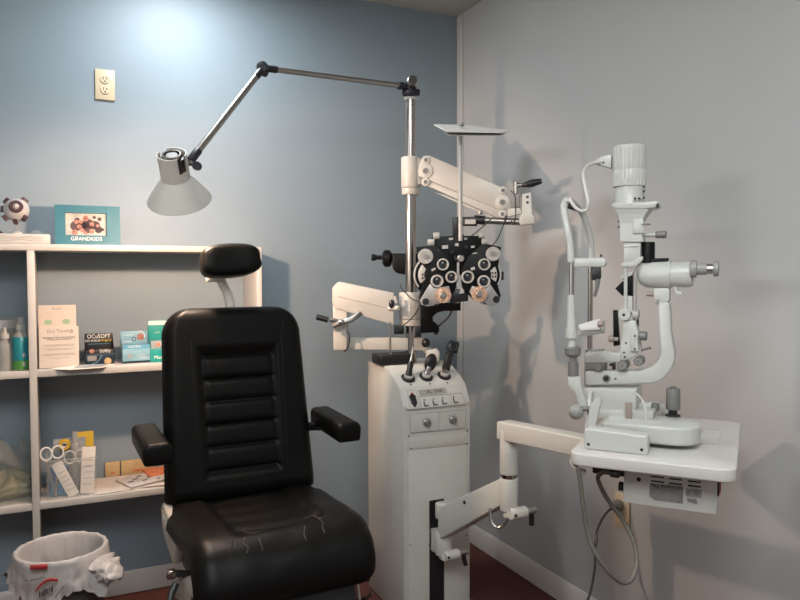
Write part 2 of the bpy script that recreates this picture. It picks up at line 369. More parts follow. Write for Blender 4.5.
# light blue carton
t, w = cartonbox('display_carton', 'light blue display carton with a printed eye beside a teal box', 121.5, 150, .112, .052, -.165, .075, (m_ltblue, m_ltblue), .03)
G().box((0, .03, .054), (w*.95, .055, .024), bev=.002).build('inner_box', m_mblue, t)
text('inner_lettering', 'SoOThe', m_wprint, t, (-.006, .0022, .0605), .013)
G().cyl((.022, .0675, .090), (.022, .067, .090), .013, n=20).build('printed_face', m_skin, t)
G().ring((-.001, .0675, .083), .008, .0055, .0006).build('printed_ring', m_ink, t)
G().ring((.017, .0675, .092), .021, .0185, .0005, a0=-.3, a1=1.7).build('printed_arc', m_wprint, t)
G().box((0, -.0004, .004), (w, .0006, .008)).build('printed_band', m_dkblue, t)
G().cyl((-.025, .0, .028), (-.025, -.0006, .028), .009, n=18).build('printed_badge', m_plate2, t)
g = G()
for k in range(5): g.box((.012+.006*k-.02*(k > 2), -.0004, .030-.006*(k % 3)), (.03, .0005, .0014))
g.build('printed_rows', m_wprint, t)
G().box((-.025, .0668, .074), (.032, .0005, .002)).build('printed_bar', m_wprint, t); G().box((-.02, .0668, .098), (.04, .0005, .0016)).build('printed_bar', m_wprint, t)
# teal box
t, w = cartonbox('display_carton', 'teal green display carton with white flap, partly behind the chair back', 149.5, 178, .152, .050, -.175, .08, (m_teal2, m_teal2))
G().box((0, .0725, .141), (w*.97, .002, .016)).build('white_flap', m_wprint, t)
G().box((0, .03, .062), (w*.94, .055, .03), bev=.002).build('inner_box', m_plate2, t)
text('lettering', 'Muro', m_wprint, t, (-.018, -.0004, .018), .018)
text('header_lettering', 'relief', m_wprint, t, (-.018, .0725, .105), .009)
g = G()
for k in range(3): g.cyl((-.022+.02*k, .002, .066), (-.022+.02*k, .0015, .066), .007, n=14)
g.build('printed_badge', m_orange, t)
# folded leaflet lying on shelf
lx = onshelf(78, 0, -.21)
t = Thing('leaflet', 'folded white leaflet lying flat on middle shelf below the cream brochures', 'leaflet', (lx, -.2, SMID))
G().hull([(-.10, -.02, .0008), (-.03, -.075, .0008), (.075, -.06, .0008), (.12, .02, .0008), (.0, .01, .0008)], [(-.10, -.02, .002), (-.03, -.075, .002), (.075, -.06, .002), (.12, .02, .003), (.0, .01, .006)]).build('sheet', m_paper, t)
G().hull([(-.02, -.055, .003), (.07, -.05, .003), (.10, .015, .004), (0, .008, .0065)], [(-.02, -.055, .004), (.07, -.05, .004), (.10, .015, .005), (0, .008, .0075)]).build('top_fold', m_plate2, t)
# bottles in the left cubby
sp = Thing('spray_bottle', 'clear spray bottle with teal label and green bottom band', 'bottle', (onshelf(20, 0, -.19), -.19, SMID))
G().lathe([(0, 0), (.0245, 0), (.027, .003), (.027, .105), (.024, .120), (.013, .132), (.012, .138)], n=28).build('body', m_clear2, sp)
G().lathe([(.0275, .034), (.0276, .035), (.0276, .113), (.0270, .114)], n=28).build('teal_label', m_spray, sp)
G().lathe([(.0276, .004), (.0278, .005), (.0278, .0335), (.0276, .0345)], n=28).build('green_band', m_green, sp)
G().lathe([(0, .136), (.0165, .136), (.0165, .153), (.0155, .155), (.0115, .156), (.0105, .178), (.0085, .181), (0, .181)], n=24).build('spray_cap', m_clear2, sp)
g = G()
for k in range(2): g.box((.010, -.0268, .022+.030*k), (.009, .0014, .015))
g.build('printed_panel', m_plate2, sp)
bt = Thing('plastic_bottle', 'small cloudy plastic bottle left of the teal spray bottle', 'bottle', (onshelf(4, 0, -.17), -.17, SMID))
G().lathe([(0, 0), (.026, 0), (.028, .004), (.028, .075), (.022, .095), (.012, .104), (.012, .110)], n=26).build('body', m_clear2, bt)
G().lathe([(0, .108), (.014, .108), (.014, .124), (.006, .128), (.005, .145), (0, .146)], n=22).build('cap', m_lgrey, bt)
ta = Thing('tall_jar', 'wide cloudy jar standing behind the small plastic bottle', 'jar', (onshelf(3, 0, -.09), -.09, SMID))
G().lathe([(0, 0), (.045, 0), (.047, .004), (.047, .150), (.044, .168), (0, .170)], n=30).build('body', m_clear2, ta)
G().lathe([(.0472, .14), (.0475, .141), (.0475, .165), (.0465, .169)], n=30).build('rim_band', m_lgrey, ta)
# --- lower shelf
bagc = Vector((onshelf(4, 0, -.13), -.125, SLOW))
def bagfn(u, v):
    a = 2*PI*u; z = .19*v
    r = (.115-.02*v)*(1-.55*max(0, v-.72)/.28)
    n3 = noise.noise(Vector((math.cos(a)*2.2, math.sin(a)*2.2, v*3.1)))+.5*noise.noise(Vector((math.cos(a)*5, math.sin(a)*5, v*7)))
    r *= 1+.16*n3
    return Vector((min(math.cos(a)*r*1.05, -1.801-bagc.x), max(-.108, min(.115, math.sin(a)*r*.85)), .001+z*(1+.10*math.sin(3*a+1))))
t = Thing('plastic_bag', 'crumpled translucent bag of folded yellowish film in the lower left cubby', 'bag', bagc)
G().grid(bagfn, 64, 30, True).build('bag_film', M('thin bag film', (.30, .29, .24), .3, alpha=.30, var=.2, vscale=20, bump=.5, bscale=40), t, 80)
def inner(u, v):
    a = 2*PI*u; r = .09*math.sin(PI*min(1, .12+v*.88)*.98)*(1+.25*noise.noise(Vector((math.cos(a)*3, math.sin(a)*3, v*6))))
    return Vector((min(math.cos(a)*r, -1.806-bagc.x), math.sin(a)*r*.8, .004+.085*v*(1+.2*math.sin(4*a))))
G().grid(inner, 48, 16, True).build('folded_film', m_olive, t, 80)
# clear tub with small supplies
x0, x1 = onshelf(43, 0, -.2), onshelf(93, 0, -.2)
tb = Thing('clear_tub', 'clear plastic tub of tools and slips standing on the lower shelf', 'tub', ((x0+x1)/2, -.145, SLOW))
w = x1-x0; dd = .15; hh = .135
g = G()
for c, d in (((0, 0, .002), (w, dd, .003)), ((0, -dd/2, hh*.5), (w, .002, hh)), ((0, dd/2, hh/2), (w, .002, hh)), ((-w/2, 0, hh/2), (.002, dd, hh)), ((w/2, 0, hh/2), (.002, dd, hh))): g.box(c, d)
g.build('tub_wall', m_clear, tb)
g = G().tube([(-w/2, -dd/2, hh), (w/2, -dd/2, hh), (w/2, dd/2, hh), (-w/2, dd/2, hh), (-w/2, -dd/2, hh)], .0022, 6, smooth=False); g.build('tub_rim', m_clear2, tb)
tx, ty, tz = (x0+x1)/2, -.145, SLOW+.0035
def sup(name, label, cat, lx, ly, gr=None): return Thing(name, label, cat, (tx+lx, ty+ly, tz), 0, gr)
t = sup('supply_pack', 'blue wrapped pack at the left front of the clear tub', 'pack', -.040, -.03)
G().box((0, 0, .05), (.062, .03, .098), bev=.008, seg=3).build('wrapper', m_bluecl, t)
g = G()
for k in range(7): g.box((-.024+.008*k, -.0158, .028), (.004, .001, .05), bev=.0004)
g.build('wrapper_ridge', m_mblue, t)
def slip(label, lx, ly, w_, h_, tilt, mat=m_paper):
    t = sup('paper_slip', label, 'paper slip', lx, ly, 'slips and cards in the clear tub')
    o = G().box((0, 0, h_/2), (w_, .006, h_), bev=.001).build('slip', mat, t)
    g = G()
    for k in range(5): g.box((0, -.0034, h_*(.2+.13*k)), (w_*.7*(1-.1*(k % 2)), .0006, .0016))
    o2 = g.build('printed_line', m_print, t)
    for q in (o, o2): q.data.transform(Matrix.Rotation(tilt, 4, 'Y'))
    return t
slip('tilted white paper slip leaning across the front of the clear tub', .006, -.060, .036, .132, -.42)
slip('upright white paper slip at the right front of the clear tub', .047, -.052, .044, .165, .06)
slip('grey card standing upright at the back of the clear tub', -.005, .03, .105, .185, 0, m_plate2)
slip('yellow card standing at the back right of the clear tub', .048, .05, .055, .200, 0, m_yellow)
t = sup('cotton_swab_tube', 'pale cloudy tube standing tallest in the clear tub', 'tube', .012, .0)
G().lathe([(0, 0), (.013, 0), (.013, .165), (.009, .170), (.009, .212), (0, .214)]).build('body', m_clear2, t)
def scissors(label, lx, ly, mat, rx, z0, lean_):
    t = sup('scissors', label, 'scissors', lx, ly, 'scissors in the clear tub'); q = Matrix.Rotation(lean_, 4, 'Y'); ob = []
    for s in (-1, 1):
        ob.append(G().tube([(s*.018+.018*math.cos(a*PI/8), s*.002, z0+.022*math.sin(a*PI/8)) for a in range(17)], .0032, 8).build('finger_loop', mat, t))
        ob.append(G().hull([(-.004, s*.002-.001, 0), (.003, s*.002-.001, 0), (s*.018+.004, s*.002-.001, z0-.022), (s*.018-.004, s*.002-.001, z0-.022)], [(-.004, s*.002+.001, 0), (.003, s*.002+.001, 0), (s*.018+.004, s*.002+.001, z0-.022), (s*.018-.004, s*.002+.001, z0-.022)]).build('blade', m_steel, t))
    for o in ob: o.data.transform(q)
scissors('white handled scissors at the left of the clear tub', -.052, -.052, m_wprint, .02, .155, -.06)
scissors('pale grey handled scissors between the slips in the clear tub', .012, -.042, m_lgrey, .02, .132, .0)
t = sup('tape_roll', 'yellow tape roll resting near the top of the clear tub', 'tape', -.022, .006)
G().ring((0, .012, .168), .020, .009, .022).build('roll', m_yellow, t)
G().ring((0, .013, .168), .009, .007, .024).build('core', m_paper, t)
# papers, tan boards
t = Thing('paper_stack', 'thin stack of white sheets lying on the lower shelf', 'paper', (onshelf(130, 0, -.16), -.125, SLOW))
for k, (a, dx) in enumerate(((.0, 0), (.12, .012), (-.08, -.006))):
    G().box((dx, -.002, .0012+.0026*k), (.30, .185, .0022), Matrix.Rotation(a*.5, 3, 'Z')).build('sheet', m_paper if k < 2 else m_paperp, t)
t = Thing('magazine', 'printed pamphlet lying tilted on the white sheets beside the chair arm', 'magazine', (onshelf(148, 0, -.16), -.13, SLOW+.009), 0, 'printed matter on the white sheets')
G().box((0, 0, .006), (.21, .13, .006), Matrix.Rotation(.35, 3, 'Z') @ Matrix.Rotation(-.03, 3, 'Y'), bev=.001).build('pages', m_print2, t)
g = G()
for k in range(9): g.box((-.07+.02*k*.8, -.04+.03*(k % 3), .0095+.0004*k*0), (.018, .007, .0008), Matrix.Rotation(.35+.1*k, 3, 'Z') @ Matrix.Rotation(-.03, 3, 'Y'))
g.build('printed_mark', m_ink, t)
t = Thing('magazine', 'orange and white booklet lying behind the printed pamphlet', 'magazine', (onshelf(165, 0, -.10), -.075, SLOW+.009), 0, 'printed matter on the white sheets')
G().box((0, 0, .012), (.16, .10, .009), Matrix.Rotation(.15, 3, 'Z'), bev=.001).build('cover', m_orange, t)
G().box((.0, 0, .0055), (.155, .095, .004), Matrix.Rotation(.15, 3, 'Z')).build('pages', m_paper, t)
for nm, a, c, lab in (('tan_block', 102, 117, 'short tan board standing against the wall on lower shelf'), ('tan_block', 118, 152, 'long tan board standing against the wall on lower shelf')):
    xa, xb = onshelf(a, 0, -.02), onshelf(c, 0, -.02)
    t = Thing(nm, lab, 'board', ((xa+xb)/2, -.016, SLOW), 0, 'tan boards on the lower shelf')
    G().box((0, 0, .030), (xb-xa, .018, .060), bev=.002).build('board', m_tan, t)
    G().box((-.0, -.0094, .02), ((xb-xa)*.3, .0012, .008)).build('label_mark', m_orange, t)
# ------------------------------------------------------------------ trash bin
tc = at(61.5, 548, 2.2); RZ = tc.z; RB = .127
bn = Thing('trash_bin', 'round grey waste bin on the red carpet, bag liner folded over', 'trash bin', (tc.x, tc.y, 0))
G().lathe([(0, 0), (RB*.80, 0), (RB*.82, .006), (RB*.985, RZ-.02), (RB, RZ-.014), (RB, RZ-.006), (RB*.97, RZ-.005), (RB*.95, RZ-.02), (RB*.78, .010), (0, .010)], n=48).build('bin_shell', m_bin, bn)
ln = Thing('bin_liner', 'white plastic bag liner with red and black print draped over bin rim', 'bag', (tc.x, tc.y, 0))
def cam_ang(dx, dy): return math.atan2(dy, dx)
A_R = math.atan2(RT.y, RT.x); A_F = math.atan2(-FW.y, -FW.x)   # directions on the bin facing right / facing the camera
def lobe(a, c, w): d = math.atan2(math.sin(a-c), math.cos(a-c)); return math.exp(-(d/w)**2)
def liner(u, v):
    a = 2*PI*u
    n1 = noise.noise(Vector((math.cos(a)*3, math.sin(a)*3, v*4))); n4 = noise.noise(Vector((math.cos(a)*14, math.sin(a)*14, v*5+2))); n2 = noise.noise(Vector((math.cos(a)*9, math.sin(a)*9, v*6+5)))
    drop = .055+.075*lobe(a, A_F-.15, .75)+.055*lobe(a, A_R+PI-.25, .35)+.05*lobe(a, A_R-.35, .5)+.020*n1+.012*n4
    if v < .45:                                  # inside
        k = v/.45; z = RZ-.20+.20*k; r = RB*(.79+.19*k)-.006*0+.015*n1*(1-k)**.7+.012*n2*(1-k)**.8-.006
    elif v < .6:
        k = (v-.45)/.15; th = PI*k; r = RB*.99-.006*math.cos(th)+.003*n2; z = RZ+.002+.004*math.sin(th)
    else:
        k = (v-.6)/.4; z = RZ-drop*k
        fl = .008+.042*k*lobe(a, A_R+PI-.1, .5)+.035*k*lobe(a, A_R-.3, .5)
        r = RB*.99+fl+.012*n1*k+.012*n2*k+.006*n4*k
    return Vector((r*math.cos(a), r*math.sin(a), z+.003*n2*(v > .45)))
G().grid(liner, 120, 44, True).build('liner_film', m_bag, ln, 80)
def dec(a, z, out=.0):                            # a point on the draped front of the bag
    r = RB+.020+out+.012*(RZ-z)/.1; return Vector((r*math.cos(a), r*math.sin(a), z))
def strip(pts, h, mat, nm):
    g = G(); g.grid(lambda u, v: dec(*[pts[0][i]+(pts[1][i]-pts[0][i])*u for i in (0,)], pts[0][1]+(pts[1][1]-pts[0][1])*u+h*(v-.5)+(pts[2] if len(pts) > 2 else 0)*math.sin(PI*u), .004), 16, 2)
    return g.build(nm, mat, ln, 80, solid=.0006)
A_F += .22
strip([(A_F-.35, RZ+.002), (A_F-.02, RZ+.004)], .014, m_red, 'red_tab')
strip([(A_F-.22, RZ-.062), (A_F+.16, RZ-.038), .014], .009, m_red, 'red_arch')
g = G(); random.seed(3)
for k in range(9):
    a = A_F-.14+.026*k; z = RZ-.074+.0018*k
    for j in range(2): p0 = dec(a+random.uniform(-.008, .008), z+random.uniform(-.008, .0), .006); p1 = dec(a+random.uniform(-.01, .012), z+random.uniform(.002, .012), .006); g.tube([p0, (p0+p1)/2+Vector((0, 0, .001)), p1], .0014, 5)
for k in range(11):
    a = A_F-.42+.034*k; z = RZ-.034+.0006*k
    p0 = dec(a, z, .006); p1 = dec(a+.018, z+random.uniform(-.004, .004), .006)
    if k not in (1, 2): g.tube([p0, (p0+p1)/2+Vector((0, 0, .0015)), p1], .0011, 5)
for k in range(5):
    a = A_F+.12+.03*k; z = RZ-.085+.006*k; p0 = dec(a, z, .006); p1 = dec(a+.015, z+.006, .006); g.tube([p0, (p0+p1)/2, p1], .0010, 5)
o_ = g.build('black_print', m_ink, ln, 80); o_['kind'] = 'stuff'
def knot(u, v):
    a = 2*PI*u; base = Vector((math.cos(A_R-.25), math.sin(A_R-.25), 0))
    s = v; ctr = base*(RB+.012+.072*s)+Vector((0, 0, RZ-.035-.035*s))
    sd = Vector((-base.y, base.x, 0)); rr = (1.02-s**8)*(.026-.008*s+.003*math.sin(3*a+5*s)+.010*noise.noise(Vector((math.cos(a)*2, math.sin(a)*2, s*8))))
    return ctr+sd*rr*1.9*math.cos(a)+Vector((0, 0, 1))*rr*math.sin(a)
G().grid(knot, 28, 16, True).build('bunched_corner', m_bag, ln, 80)
# ------------------------------------------------------------------ exam chair
CRZ = .052
ch = Thing('exam_chair', 'black leather exam chair with headrest and padded arms', 'chair', (-1.2, -1.0, 0), CRZ)
def sgnpow(x, p): return math.copysign(abs(x)**p, x)
BL0, BL1 = .570, 1.137                            # bottom and top of the backrest
def back_base(t): return Vector((0, .195+.105*t, BL0+(BL1-BL0)*t))
bN = Vector((0, -1, .181)).normalized()           # the way the backrest faces
def back_half(t):                                 # half width with rounded corners at the top
    w = .228-.016*t
    rt = .085
    z = t*(BL1-BL0); top = (BL1-BL0)-z
    if top < rt: w -= rt-math.sqrt(max(0, rt*rt-(rt-top)**2))
    if z < .008: w -= .008-math.sqrt(max(0, .008**2-(.008-z)**2))
    return w
PX, PT0, PT1 = .118, .155, .80                     # the recessed panel
def back_d(s, t):
    x = s*back_half(t)
    e = min(1, (1-abs(s))*6); e2 = min(1, min(t, 1-t)*14)
    d = .045*math.sqrt(max(0, 1-(1-e)**2))*math.sqrt(max(0, 1-(1-e2)**2))
    pw = PX+.012*t
    k = min((pw-abs(x))/.026, (t-PT0+.05)/.07, (PT1-t)/.08)
    k = max(0, min(1, k)); k = k*k*(3-2*k)
    d -= .018*k
    # trapezoid seam from the outer corners
    return d
def ribs(x, t):
    if PT0 < t < .735 and abs(x) < PX*.98:
        ph_ = (t-PT0)/(.735-PT0)*5; f = ph_-math.floor(ph_)
        fade = min(1, (PX*.98-abs(x))/.02)
        return .016*math.sqrt(max(0, 1-(2*f-1)**4))*fade
    return 0
def backfn(u, v):
    s = 2*u-1; t = v
    s = sgnpow(abs(s), .8)*(1 if s > 0 else -1)
    hw = back_half(t); x = s*hw
    return back_base(t)+Vector((x, 0, 0))+bN*(back_d(s, t)+ribs(x, t))
g = G(); g.grid(backfn, 110, 150)
def backrear(u, v):
    s = 2*u-1; t = v; s = sgnpow(abs(s), .8)*(1 if s > 0 else -1); e = math.sqrt(max(0, 1-abs(s)**6))*math.sqrt(max(0, 1-(2*t-1)**14))
    return back_base(t)+Vector((s*back_half(t), 0, 0))-bN*(.05*e)
g.grid(backrear, 40, 50)
bk = g.build('backrest', m_leath, ch, 60)
for s in (-1, 1):                                 # welt seams
    g = G(); g.tube([back_base(t)+Vector((s*(PX+.012*t+.012), 0, 0))+bN*(back_d(s*(PX+.012*t+.012)/back_half(t), t)+.0005) for t in [.13+.037*i for i in range(20)]], .0012, 6)
    tt = [(PX+.022, .84), (.15, .89), (.178, .955)]
    g.build('seam', m_leath2, bk)
    G().tube([back_base(t)+Vector((s*x, 0, 0))+bN*(back_d(s*x/back_half(t), t)+.0006) for x, t in tt], .0012, 6).build('seam', m_leath2, bk)
# seat
SZ = .596; SF, SB = -.30, .235
def seat_prof(v):                                 # v 0 back .. 1 front underside: (y, z, outward normal)
    pts = [(SB, SZ-.012), (SB-.15, SZ-.004), (-.02, SZ), (-.14, SZ+.008), (-.215, SZ+.003), (-.268, SZ-.025), (-.298, SZ-.072), (-.300, SZ-.118), (-.280, SZ-.147), (-.235, SZ-.158)]
    k = v*(len(pts)-1); i = min(int(k), len(pts)-2); f = k-i
    p0, p1, p2, p3 = [Vector((*pts[max(0, min(len(pts)-1, j))], 0)) for j in (i-1, i, i+1, i+2)]
    c = .5*((2*p1)+(p2-p0)*f+(2*p0-5*p1+4*p2-p3)*f*f+(3*p1-p0-3*p2+p3)*f**3)
    tg = (.5*((p2-p0)+2*(2*p0-5*p1+4*p2-p3)*f+3*(3*p1-p0-3*p2+p3)*f*f)).normalized()
    return c, Vector((tg.y, -tg.x, 0)) if tg.x > 0 else Vector((tg.y, -tg.x, 0))
def seat_half(v): return .243-.010*min(1, v*1.6)
def seatfn(u, v):
    s = 2*u-1; s = math.copysign(abs(s)**.75, s)
    c, n = seat_prof(v)
    if n.dot(Vector((-.3, 1, 0))) < 0 and v < .7: n = -n
    hw = seat_half(v)-.012*(abs(2*v-1.2) > 1)
    ew = (1-abs(s))*hw
    d = -.05*(1-math.sqrt(max(0, 1-(1-min(1, ew/.05))**2)))
    x = s*hw; xs = -.012*min(1, v*1.6)
    # recessed panel in the rear part
    k = max(0, min(1, (.135-abs(x))/.03))*max(0, min(1, (.45-v)/.08))*max(0, min(1, v/.04))
    k = k*k*(3-2*k); d -= .016*k
    if v < .44 and abs(x) < .125: d += .006*k*abs(math.sin(PI*(v*11+.12*(x/.12)**2*3)))
    d += .003*noise.noise(Vector((x*14, v*9, 0)))*max(0, 1-abs(v-.5)*2.2)
    return Vector((x+xs, c.x+n.x*d, c.y+n.y*d))
g = G(); g.grid(seatfn, 90, 110)
hwv = .236
g.hull([(-.20, -.27, SZ-.150), (.20, -.27, SZ-.150), (.19, .20, SZ-.150), (-.19, .20, SZ-.150)], [(-.215, -.25, SZ-.05), (.215, -.25, SZ-.05), (.20, .21, SZ-.05), (-.20, .21, SZ-.05)])
st = g.build('seat', m_leath, ch, 60)
def seat_hit(px, py, off=.0012):                  # where a sight line meets the seat surface (nearest sampled point)
    c = ch.Mi@(CAM-ch.org); d = (ch.Mi@ray(px, py)).normalized(); best = None
    for i in range(60):
        for j in range(60):
            q = seatfn(i/60, .15+j/60*.6); e = (q-c)-d*((q-c).dot(d))
            if best is None or e.length < best[0]: best = (e.length, q)
    return best[1]-d*off
for path in ([(245, 530), (246, 538), (244, 543), (247, 548), (246, 553)], [(256, 532), (258, 538), (262, 541), (261, 546), (264, 550)], [(245, 531), (252, 534), (258, 532), (266, 533)],
             [(301, 523), (304, 528), (303, 533), (305, 540)], [(318, 518), (323, 523), (321, 527), (324, 534)], [(305, 517), (312, 515), (320, 517), (327, 516)]):
    G().tube([seat_hit(*q) for q in path], .0009, 5, per=4).build('leather_crack', m_crack, st)
g = G().tube([seat_hit(*q, .0006) for q in [(234, 530), (232, 540), (230, 552), (228, 566)]], .0010, 5); g.build('seam', m_black, st)
# arms
for s, lab in ((-1, 'left'), (1, 'right')):
    x = s*.273
    g = G(); y0, y1 = .010, .25
    A = [(-.036, .744), (.036, .744), (.039, .788), (.028, .802), (-.028, .802), (-.039, .788)]
    Bq = [(-.033, .742), (.033, .742), (.036, .788), (.026, .800), (-.026, .800), (-.036, .788)]
    g.hull([(x+a, y0, z-.004) for a, z in A], [(x+a, y1, z+.010) for a, z in Bq], bev=.009, seg=3)
    ar = g.build('armrest', m_leath, ch, 50)
    G().tube([(x-s*.02, .20, .755), (s*.235, .235, .75), (s*.19, .262, .74)], .014, 10).build('arm_bracket', m_black, ar)
# headrest
hc = back_base(1.0)+Vector((0, 0, 0)); hc = Vector((-.010, .275, 1.281))
g = G()
def headfn(u, v):
    a = 2*PI*u; b_ = PI*v
    x = sgnpow(math.cos(a), .42)*math.sin(b_)**.42; z = sgnpow(math.sin(a), .55)*math.sin(b_)**.42; y = sgnpow(math.cos(b_), .6)
    X = x*.090*(1-.10*z*(1 if x > 0 else .4)*(z < 0)); Z = z*.052
    if z < 0: Z *= 1-.38*max(0, x-.25)
    else: Z *= 1-.22*abs(x)**2
    return Vector((X, -y*.045+.010*abs(x)**2*-1, Z+.012*x*.3))
g.grid(headfn, 64, 28, True)
hr = g.build('headrest', m_leath, ch, 70)
hr.data.transform(Matrix.Translation(hc) @ Matrix.Rotation(-.17, 4, 'X'))
hp = G().tube([back_base(.93)+Vector((.012, .035, 0)), Vector((.000, .335, 1.17)), Vector((-.024, .330, 1.225)), Vector((-.024, .300, 1.265))], .0145, 12).build('headrest_post', m_warm, ch)
G().box((-.046, .325, 1.226), (.05, .022, .022), bev=.004).build('headrest_clamp', m_warm, hp)
# side cover, lever, base
sc = G().prism([(.05, SZ-.14), (.205, SZ-.10), (.225, SZ-.03), (.20, SZ-.01), (.10, SZ-.03), (.02, SZ-.08)], 0, .028, bev=.008, seg=3)
sc = sc.build('side_cover', m_cover, ch)
sc.data.transform(Matrix.Translation((-.206, 0, 0)) @ Matrix.Rotation(PI/2, 4, 'Z'))
g = G()
for k in range(5): g.box((-.2355, .10+.022*k, SZ-.075+.006*k), (.004, .008, .05-.004*abs(k-2)), bev=.0015)
g.build('cover_rib', m_cover, sc)
G().box((-.218, -.08, SZ-.155), (.03, .30, .07), Matrix.Rotation(-.28, 3, 'X'), bev=.006).build('seat_rail', m_cover, ch)
la_ = ch.p(171, 574, -.10); lb_ = ch.p(186, 574, -.10); lc_ = ch.p(176, 584, -.12); ld_ = ch.p(170, 603, -.14)
lv = G().tube([lb_+Vector((.05, 0, 0)), lb_, la_+Vector((.01, 0, 0))], .009, 10).build('release_lever', m_black, ch)
G().box(la_, (.022, .022, .022), bev=.004).build('lever_joint', m_chrome, lv)
G().tube([lb_+Vector((-.012, -.014, -.002)), lc_], .005, 8).build('lever_link', m_chrome, lv)
G().tube([lc_, (lc_+ld_)/2+Vector((-.003, 0, 0)), ld_], .009, 10).build('lever_handle', m_black, lv)
g = G().lathe([(0, 0), (.27, 0), (.28, .006), (.28, .022), (.25, .034), (.12, .045), (.11, .06), (.11, .20), (.095, .205), (.095, .39), (0, .395)], n=48)
G().box((0, -.0, .42), (.36, .40, .06), bev=.008).build('seat_frame', m_black, ch)
g.build('pedestal', m_black, ch)
lg = G().hull([(-.175, -.22, .44), (.172, -.22, .44), (.172, -.245, .44), (-.175, -.245, .44)], [(-.175, -.30, .13), (.172, -.30, .13), (.172, -.325, .13), (-.175, -.325, .13)], bev=.008).build('leg_panel', m_black, ch)
g = G()
for k in range(4): g.box((-.06+.028*k, -.268, .355), (.0035, .004, .012), Matrix.Rotation(.25, 3, 'X'))
g.build('panel_slot', m_steel, lg)
g = G().tube([(.182, -.235, .43), (.182, -.31, .14)], .004, 8).tube([(-.184, -.235, .43), (-.184, -.31, .14)], .004, 8); g.build('panel_edge', m_chrome, lg)
G().box((0, -.40, .10), (.34, .20, .02), bev=.006).build('footplate', m_chrome, ch)
G().tube([(.15, -.10, .33), (.23, -.16, .345), (.255, -.17, .36)], .005, 8).build('tilt_rod', m_chrome, ch)
# ------------------------------------------------------------------ instrument stand
co = Thing('instrument_stand', 'tall cream instrument console with sloped control panel in the room corner', 'instrument stand', (-.618, -.692, 0))
CW, CD = .272, .322
prof = [co.p(*q, 0, 0) for q in ((385, 366), (394.4, 379), (399, 388), (403.5, 407))]
prof = [(q.y, q.z) for q in prof]; prof[3] = (0, prof[3][1])
ztop = prof[0][1]
side = [(0, .004), (0, prof[3][1]), prof[2], prof[1], prof[0], (CD, ztop), (CD, .004)]
G().hull([(0, y, z) for y, z in side], [(CW, y, z) for y, z in side], bev=.003).build('cabinet', m_white, co)
ztop += 0
P1, P2, P3 = Vector((0, *prof[1])), Vector((0, *prof[2])), Vector((0, *prof[3])); P0 = Vector((0, *prof[0]))
def plane_n(a, c): d = (a-c).normalized(); n = Vector((1, 0, 0)).cross(d); return n if n.y < 0 else -n
n1, n2 = plane_n(P0, P2), plane_n(P2, P3)
def up1(px, py): return co.hit(px, py, P0+(P1-P0).lerp(Vector(), .0)*0, n1) if False else co.hit(px, py, (P1+P2)/2+ n1*.001, n1)
def lo(px, py): return co.hit(px, py, P3+n2*.0015, n2)
def fr(px, py): return co.p(px, py, -.0015)
fp = G().hull([(q+n2*0) for q in (lo(404, 389), lo(460, 387.5), lo(467, 404), lo(406, 410))], [(q+n2*.003) for q in (lo(404, 389), lo(460, 387.5), lo(467, 404), lo(406, 410))], bev=.001).build('control_panel', m_white, co)
def outline(pts, mat, nm, par, r=.0008, off=Vector()):
    g = G(); P = [p+off for p in pts]; g.tube(P+[P[0]], r, 5, smooth=False); return g.build(nm, mat, par)
o2 = n2*.0035
for box in (((406.5, 391), (415.5, 390), (421, 408.5), (409.5, 410)), ((418.5, 397), (448, 394.5), (451.5, 406), (422, 409)), ((450, 394.5), (461.5, 393), (465, 405), (453, 406.5))):
    outline([lo(*q) for q in box], m_panel, 'panel_outline', fp, off=o2)
npz = G().hull([lo(*q)+o2 for q in ((418, 390.5), (445, 387.8), (446.5, 393.3), (419.5, 396))], [lo(*q)+o2+n2*.001 for q in ((418, 390.5), (445, 387.8), (446.5, 393.3), (419.5, 396))]).build('name_plate', m_panel, fp)
def on_plane(c, n, roll=0):
    x = Vector((1, 0, 0)); y = n.cross(x).normalized()
    m = Matrix((x, y, n)).transposed().to_4x4(); return Matrix.Translation(c) @ m
text('model_name', 'XL 3300', m_ink, fp, None, .017, matrix=on_plane(lo(434, 391.7)+o2+n2*.0012, n2), wid=1.1)
g = G().hull([lo(*q)+o2 for q in ((408.5, 397), (411, 393.5), (414.5, 396.5), (416.5, 404), (414.5, 408), (411, 404))], [lo(*q)+o2+n2*.006 for q in ((408.5, 397), (411, 393.5), (414.5, 396.5), (416.5, 404), (414.5, 408), (411, 404))], bev=.001)
rs = g.build('rocker_switch', m_black, fp)
G().hull([lo(*q)+o2+n2*.0065 for q in ((409.3, 395.5), (410.8, 393), (412.6, 395.3))], [lo(*q)+o2+n2*.0075 for q in ((409.3, 395.5), (410.8, 393), (412.6, 395.3))]).build('red_tip', m_red, rs)
for px, py in ((425.5, 404), (434.5, 403), (443.7, 402), (455, 400.7)):
    c = lo(px, py)+o2
    sw = G().box(c+n2*.002, (.012, .014, .005), on_plane(Vector(), n2).to_3x3(), bev=.001).build('toggle_switch', m_warm, fp)
    y = n2.cross(Vector((1, 0, 0))).normalized()
    G().box(c+Vector((-.0065, 0, 0))+n2*.002, (.003, .016, .004), on_plane(Vector(), n2).to_3x3()).box(c-y*.0085+n2*.002, (.016, .003, .004), on_plane(Vector(), n2).to_3x3()).build('switch_black_edge', m_black, sw)  # black strips along the switch's left and lower edges
    G().cyl(c+y*.014-Vector((.003, 0, 0)), c+y*.014-Vector((.003, 0, 0))+n2*.002, .0028, n=12).build('indicator', m_green if px < 450 else m_ink, fp)
